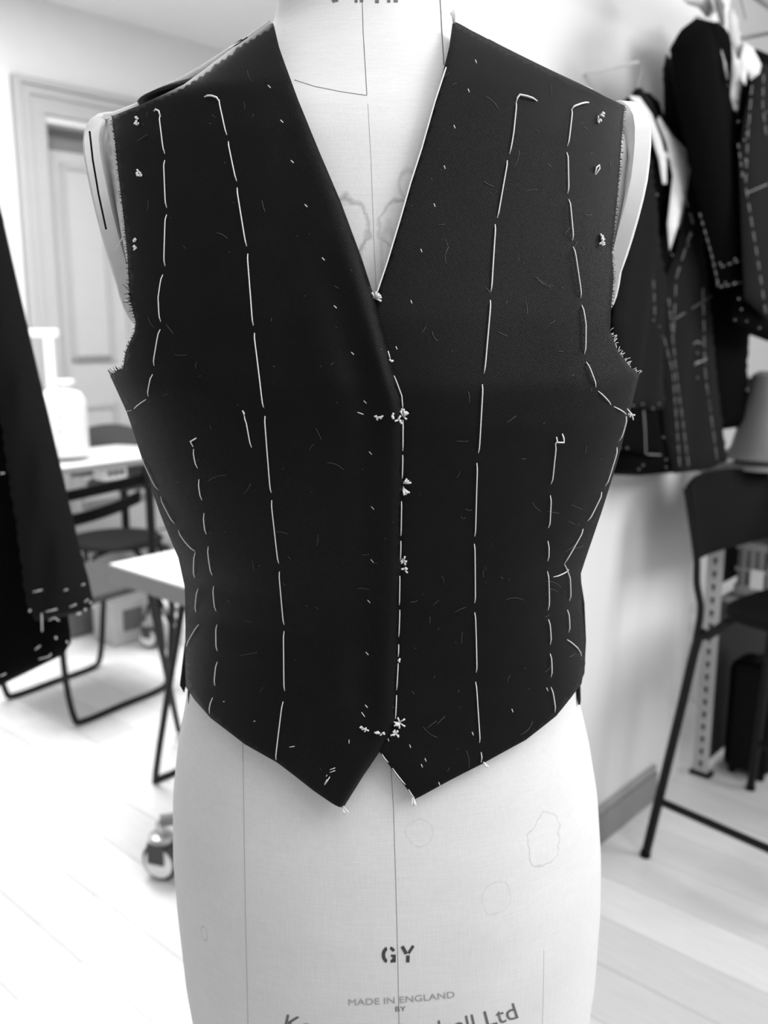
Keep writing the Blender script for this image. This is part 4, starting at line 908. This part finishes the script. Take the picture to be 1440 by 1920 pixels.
# shelf box behind (grey), curved chair back behind the far table
ch3 = at_y(208, 815, 5.35)
oc = thing('office_chair', Vector((ch3.x, 5.35, 0)), 'dark round-backed chair behind the far table', 'chair')
def curved_back(name, c, w, h, bow, m, parent, th=.03, yaw=0.0, arch=.05):
    n = 16; V = []; Rz = Matrix.Rotation(yaw, 3, 'Z'); rows = 5
    for side in (0, 1):
        for j in range(rows + 1):
            for i in range(n + 1):
                t = i / n * 2 - 1; z = h * (j / rows - .5) + arch * (1 - t * t) * (j / rows); V.append(Vector(c) + Rz @ Vector((t * w / 2, -bow * t * t + side * th, z)))
    m_ = n + 1; tot = m_ * (rows + 1); Fc = []
    for j in range(rows):
        for i in range(n): a = j * m_ + i; Fc.append([a, a + 1, a + 1 + m_, a + m_]); Fc.append([tot + a, tot + a + m_, tot + a + 1 + m_, tot + a + 1])
    for i in range(n): Fc.append([i, tot + i, tot + i + 1, i + 1]); a = rows * m_ + i; Fc.append([a, a + 1, tot + a + 1, tot + a])
    for j in range(rows): a = j * m_; Fc.append([a, a + m_, tot + a + m_, tot + a]); a = j * m_ + n; Fc.append([a, tot + a, tot + a + m_, a + m_])
    return mk(name, V, Fc, m, parent, True, angle=45)
zt3 = at_y(208, 797, 5.35).z
curved_back('backrest', (ch3.x, 5.35, zt3 - .17), .44, .25, .09, M['seatgrey'], oc, .03, 0, .05)
lathe('seat', (ch3.x, 5.35 + .2, .45), [(.02, 0), (.21, .004), (.22, .03), (.19, .05), (.02, .052)], M['seatgrey'], oc)
tube('back_post', [(ch3.x, 5.40, zt3 - .2), (ch3.x, 5.44, .5), (ch3.x, 5.53, .456)], .018, M['black'], oc, 10, 4)
tube('column', [(ch3.x, 5.55, .05), (ch3.x, 5.55, .455)], .025, M['black'], oc, 12)
for k in range(5):
    a = k * 2 * math.pi / 5 + .3; tube('star_leg', [(ch3.x, 5.55, .09), (ch3.x + .24 * math.cos(a), 5.55 + .24 * math.sin(a), .05), (ch3.x + .26 * math.cos(a), 5.55 + .26 * math.sin(a), .016)], .015, M['black'], oc, 8)

# slatted chair pushed to the far table
ch = at_y(200, 925, 3.72)
sl = thing('slat_back_chair', Vector((ch.x, ch.y + .2, 0)), 'black chair with two curved back slats at the far table', 'chair')
def slat(name, pxl, pxr, Y0, Y1, hgt, bow):
    a = at_y(pxl[0], pxl[1], Y0); b = at_y(pxr[0], pxr[1], Y1); n = 12; V = []
    d = b - a; nn = Vector((-d.y, d.x, 0)).normalized()
    for i in range(n + 1):
        t = i / n; p = a + d * t + nn * bow * 4 * t * (1 - t)
        for (q, z) in ((0, -hgt / 2), (.016, -hgt / 2), (.016, hgt / 2), (0, hgt / 2)): V.append(p + nn * q + UZ * z)
    Fc = []
    for i in range(n):
        for k in range(4): k2 = (k + 1) % 4; Fc.append([i * 4 + k, i * 4 + k2, (i + 1) * 4 + k2, (i + 1) * 4 + k])
    Fc.append([0, 1, 2, 3][::-1]); Fc.append([n * 4 + k for k in range(4)]); return mk(name, V, Fc, M['blackpl'], sl, True, angle=40)
slat('back_slat', (105, 935), (272, 897), 3.70, 3.86, .045, -.02); slat('back_slat', (118, 980), (264, 930), 3.70, 3.84, .05, -.06)
SC = at_y(215, 1003, 4.02); Z0 = .45
lathe('seat', (SC.x, SC.y, Z0), [(.02, 0), (.20, .003), (.215, .018), (.2, .03), (.02, .026)], M['blackpl'], sl, sx=1.0, sy=.95)
for (pa, pb) in (((at_y(110, 905, 3.70)), Vector((SC.x - .21, SC.y - .22, .012))), ((at_y(268, 875, 3.86)), Vector((SC.x + .24, SC.y - .18, .012)))):
    tube('back_leg', [pa, (pa + Vector((pb.x, pb.y, .45))) / 2 + Vector((0, -.0, 0)), Vector((pb.x * .5 + pa.x * .5, pb.y, .44)), pb], .013, M['black'], sl, 8, 4)
for s in (-1, 1): tube('front_leg', [(SC.x + s * .17, SC.y + .1, Z0 + .004), (SC.x + s * .2, SC.y + .2, .012)], .013, M['black'], sl, 8)
tube('brace', [(SC.x + .12, SC.y - .1, Z0 + .002), (SC.x + .26, SC.y - .02, .02)], .011, M['black'], sl, 8); tube('brace', [(SC.x + .24, SC.y - .1, Z0 - .0), (SC.x + .1, SC.y - .0, .02)], .011, M['black'], sl, 8)

# sled-base chair by the left jacket
A0 = at_z(0, 1318, .012); A1 = at_z(178, 1250, .012); B0_ = at_z(153, 1358, .012); B1_ = at_z(312, 1296, .012)
sx_ = ((A1 - A0) + (B1_ - B0_)).normalized(); side_ = (B0_ - A0); side_ = side_ - sx_ * side_.dot(sx_)
W = side_.length; sv = side_.normalized(); LA = .45
Aa = A1 - sx_ * .40; Bb = Aa + sv * W
sled = thing('sled_base_chair', Vector(((Aa + Bb) / 2 + sx_ * .2).to_tuple()[:2] + (0,)), 'chair with grey seat and black sled base behind the left jacket', 'chair')
ZS = .43
for P0 in (Aa, Bb):
    e0 = P0 - sx_ * .0; e1 = P0 + sx_ * .42
    up0 = e0 - sx_ * .0 + sx_ * .02; up1 = e1 + sx_ * .06
    tube('sled_frame', [Vector((up0.x - sx_.x * .06, up0.y - sx_.y * .06, ZS)), Vector((e0.x - sx_.x * .035, e0.y - sx_.y * .035, .2)), Vector((e0.x - sx_.x * .01, e0.y - sx_.y * .01, .04)), Vector((e0.x + sx_.x * .03, e0.y + sx_.y * .03, .0125)), Vector((e0.x + sx_.x * .2, e0.y + sx_.y * .2, .0125)), Vector((e1.x - sx_.x * .04, e1.y - sx_.y * .04, .0125)), Vector((e1.x + sx_.x * .01, e1.y + sx_.y * .01, .05)), Vector((up1.x - sx_.x * .02, up1.y - sx_.y * .02, .25)), Vector((up1.x, up1.y, ZS))], .0115, M['black'], sled, 10, 5)
ctr = (Aa + Bb) / 2 + sx_ * .21; sy_ = math.atan2(sx_.y, sx_.x)
box('seat', (ctr.x, ctr.y, ZS + .018), (.46, W + .03, .03), M['seatgrey'], sled, sy_, .01)
tube('seat_bar', [Aa + sx_ * .44 + UZ * (ZS - .012), Bb + sx_ * .44 + UZ * (ZS - .012)], .0105, M['black'], sled, 8)
bcs = ctr - sx_ * .24
for s in (-1, 1):
    q = bcs + sv * s * W / 2; tube('back_post', [Vector((q.x + sx_.x * .03, q.y + sx_.y * .03, ZS)), Vector((q.x, q.y, .6)), Vector((q.x - sx_.x * .04, q.y - sx_.y * .04, .80))], .0115, M['black'], sled, 8, 4)
curved_back('backrest', (bcs.x - sx_.x * .05, bcs.y - sx_.y * .05, .73), W + .02, .16, .03, M['seatgrey'], sled, .02, math.atan2(sv.y, sv.x), .0)

# cardboard box and caster-footed stand under the tables
bx = at_z(240, 1205, 0); bx0 = at_z(232, 1196, 0)
cb_ = thing('cardboard_box', Vector((bx0.x, bx0.y, 0)), 'pale cardboard box on the floor beneath the small table', 'box')
hb = .2; box('carton', (bx0.x, bx0.y, hb / 2 + .001), (.2, .17, hb), M['card'], cb_, YAW, .003)
box('carton_flap', (bx0.x + .0, bx0.y, hb + .004), (.2, .17, .004), M['top'], cb_, YAW, .001)
box('dark_side_patch', Vector((bx0.x, bx0.y, hb * .55)) + E2 * .086 + E1 * .0, (.1, .004, hb * .5), M['cardside'], cb_, YAW, .001)  # patch darker than the rest of the carton
# low grey drawer unit beneath the tables
du = at_z(92, 1205, 0)
dr = thing('storage_box', Vector((du.x, du.y + .1, 0)), 'low grey storage box on the floor behind the sled chair', 'box')
box('bin', (du.x, du.y + .12, .085), (.34, .22, .165), M['grey'], dr, YAW, .01); box('lid', (du.x, du.y + .12, .178), (.36, .24, .018), M['seatgrey'], dr, YAW, .004)
# casters
def caster_stand(px, py, hubpx, label, r, grp=None, legto=None):
    p = at_z(px, py, 0); s_ = thing('rolling_stand', Vector((p.x, p.y, 0)), label, 'stand', grp)
    R90 = Matrix.Rotation(math.radians(90), 3, 'Y'); Ry = Matrix.Rotation(1.25, 3, 'Z')
    v, f = latheg((0, 0, 0), [(r * .35, -.02), (r * .9, -.018), (r, -.012), (r, .012), (r * .9, .018), (r * .35, .02)], 24); mk('wheel', [Vector((p.x, p.y, r + .001)) + Ry @ (R90 @ Vector(x)) for x in v], f, M['seatgrey'], s_, True, angle=40)
    v, f = latheg((0, 0, 0), [(r * .55, -.026), (r * .78, -.021), (r * .78, .021), (r * .55, .026)], 22); mk('hub', [Vector((p.x, p.y, r + .001)) + Ry @ (R90 @ Vector(x)) for x in v], f, M['jug'], s_, True, angle=40)
    for q in (-1, 1): c = Vector((p.x, p.y, r * 1.62)) + Ry @ Vector((q * .03, .0, 0)); box('fork', c, (.005, r * .9, r * 1.1), M['seatgrey'], s_, 1.25, .001)
    lathe('swivel', (p.x, p.y, r * 2.05), [(.03, 0), (.034, .006), (.03, .018), (.012, .022), (.012, .05)], M['chrome'], s_, seg=18)
    if legto:
        e = Vector(legto); zt_l = r * 2.05 + .055; tube('stand_leg', [Vector((p.x, p.y, zt_l)), Vector((e.x, e.y, zt_l + .02))], .016, M['grey'], s_, 10)
        tube('stand_pole', [Vector((e.x, e.y, zt_l)), Vector((e.x, e.y, .72 if e.y > 1.9 else .9))], .018, M['grey'], s_, 12)
        for dx, dy in ((.28, .16), (.16, -.22)):
            tube('stand_leg', [Vector((e.x, e.y, zt_l + .02)), Vector((e.x + dx, e.y + dy, zt_l))], .016, M['grey'], s_, 10)
            v, f = latheg((0, 0, 0), [(r * .35, -.02), (r, -.012), (r, .012), (r * .35, .02)], 20); mk('wheel', [Vector((e.x + dx, e.y + dy, r + .001)) + R90 @ Vector(x) for x in v], f, M['hanger'], s_, True, angle=40)
            tube('caster_stem', [Vector((e.x + dx, e.y + dy, r)), Vector((e.x + dx, e.y + dy, zt_l))], .012, M['chrome'], s_, 8)
    return s_
pz = at_z(304, 1646, 0)
caster_stand(306, 1646, None, 'rolling stand whose pale caster shows left of the dress form hip', .052, None, (pz.x + .3, pz.y + .05, 0))
pz2 = at_z(282, 1216, 0)
caster_stand(282, 1214, None, 'rolling stand with a small caster beside the cardboard box', .05, None, (pz2.x + .32, pz2.y + .12, 0))
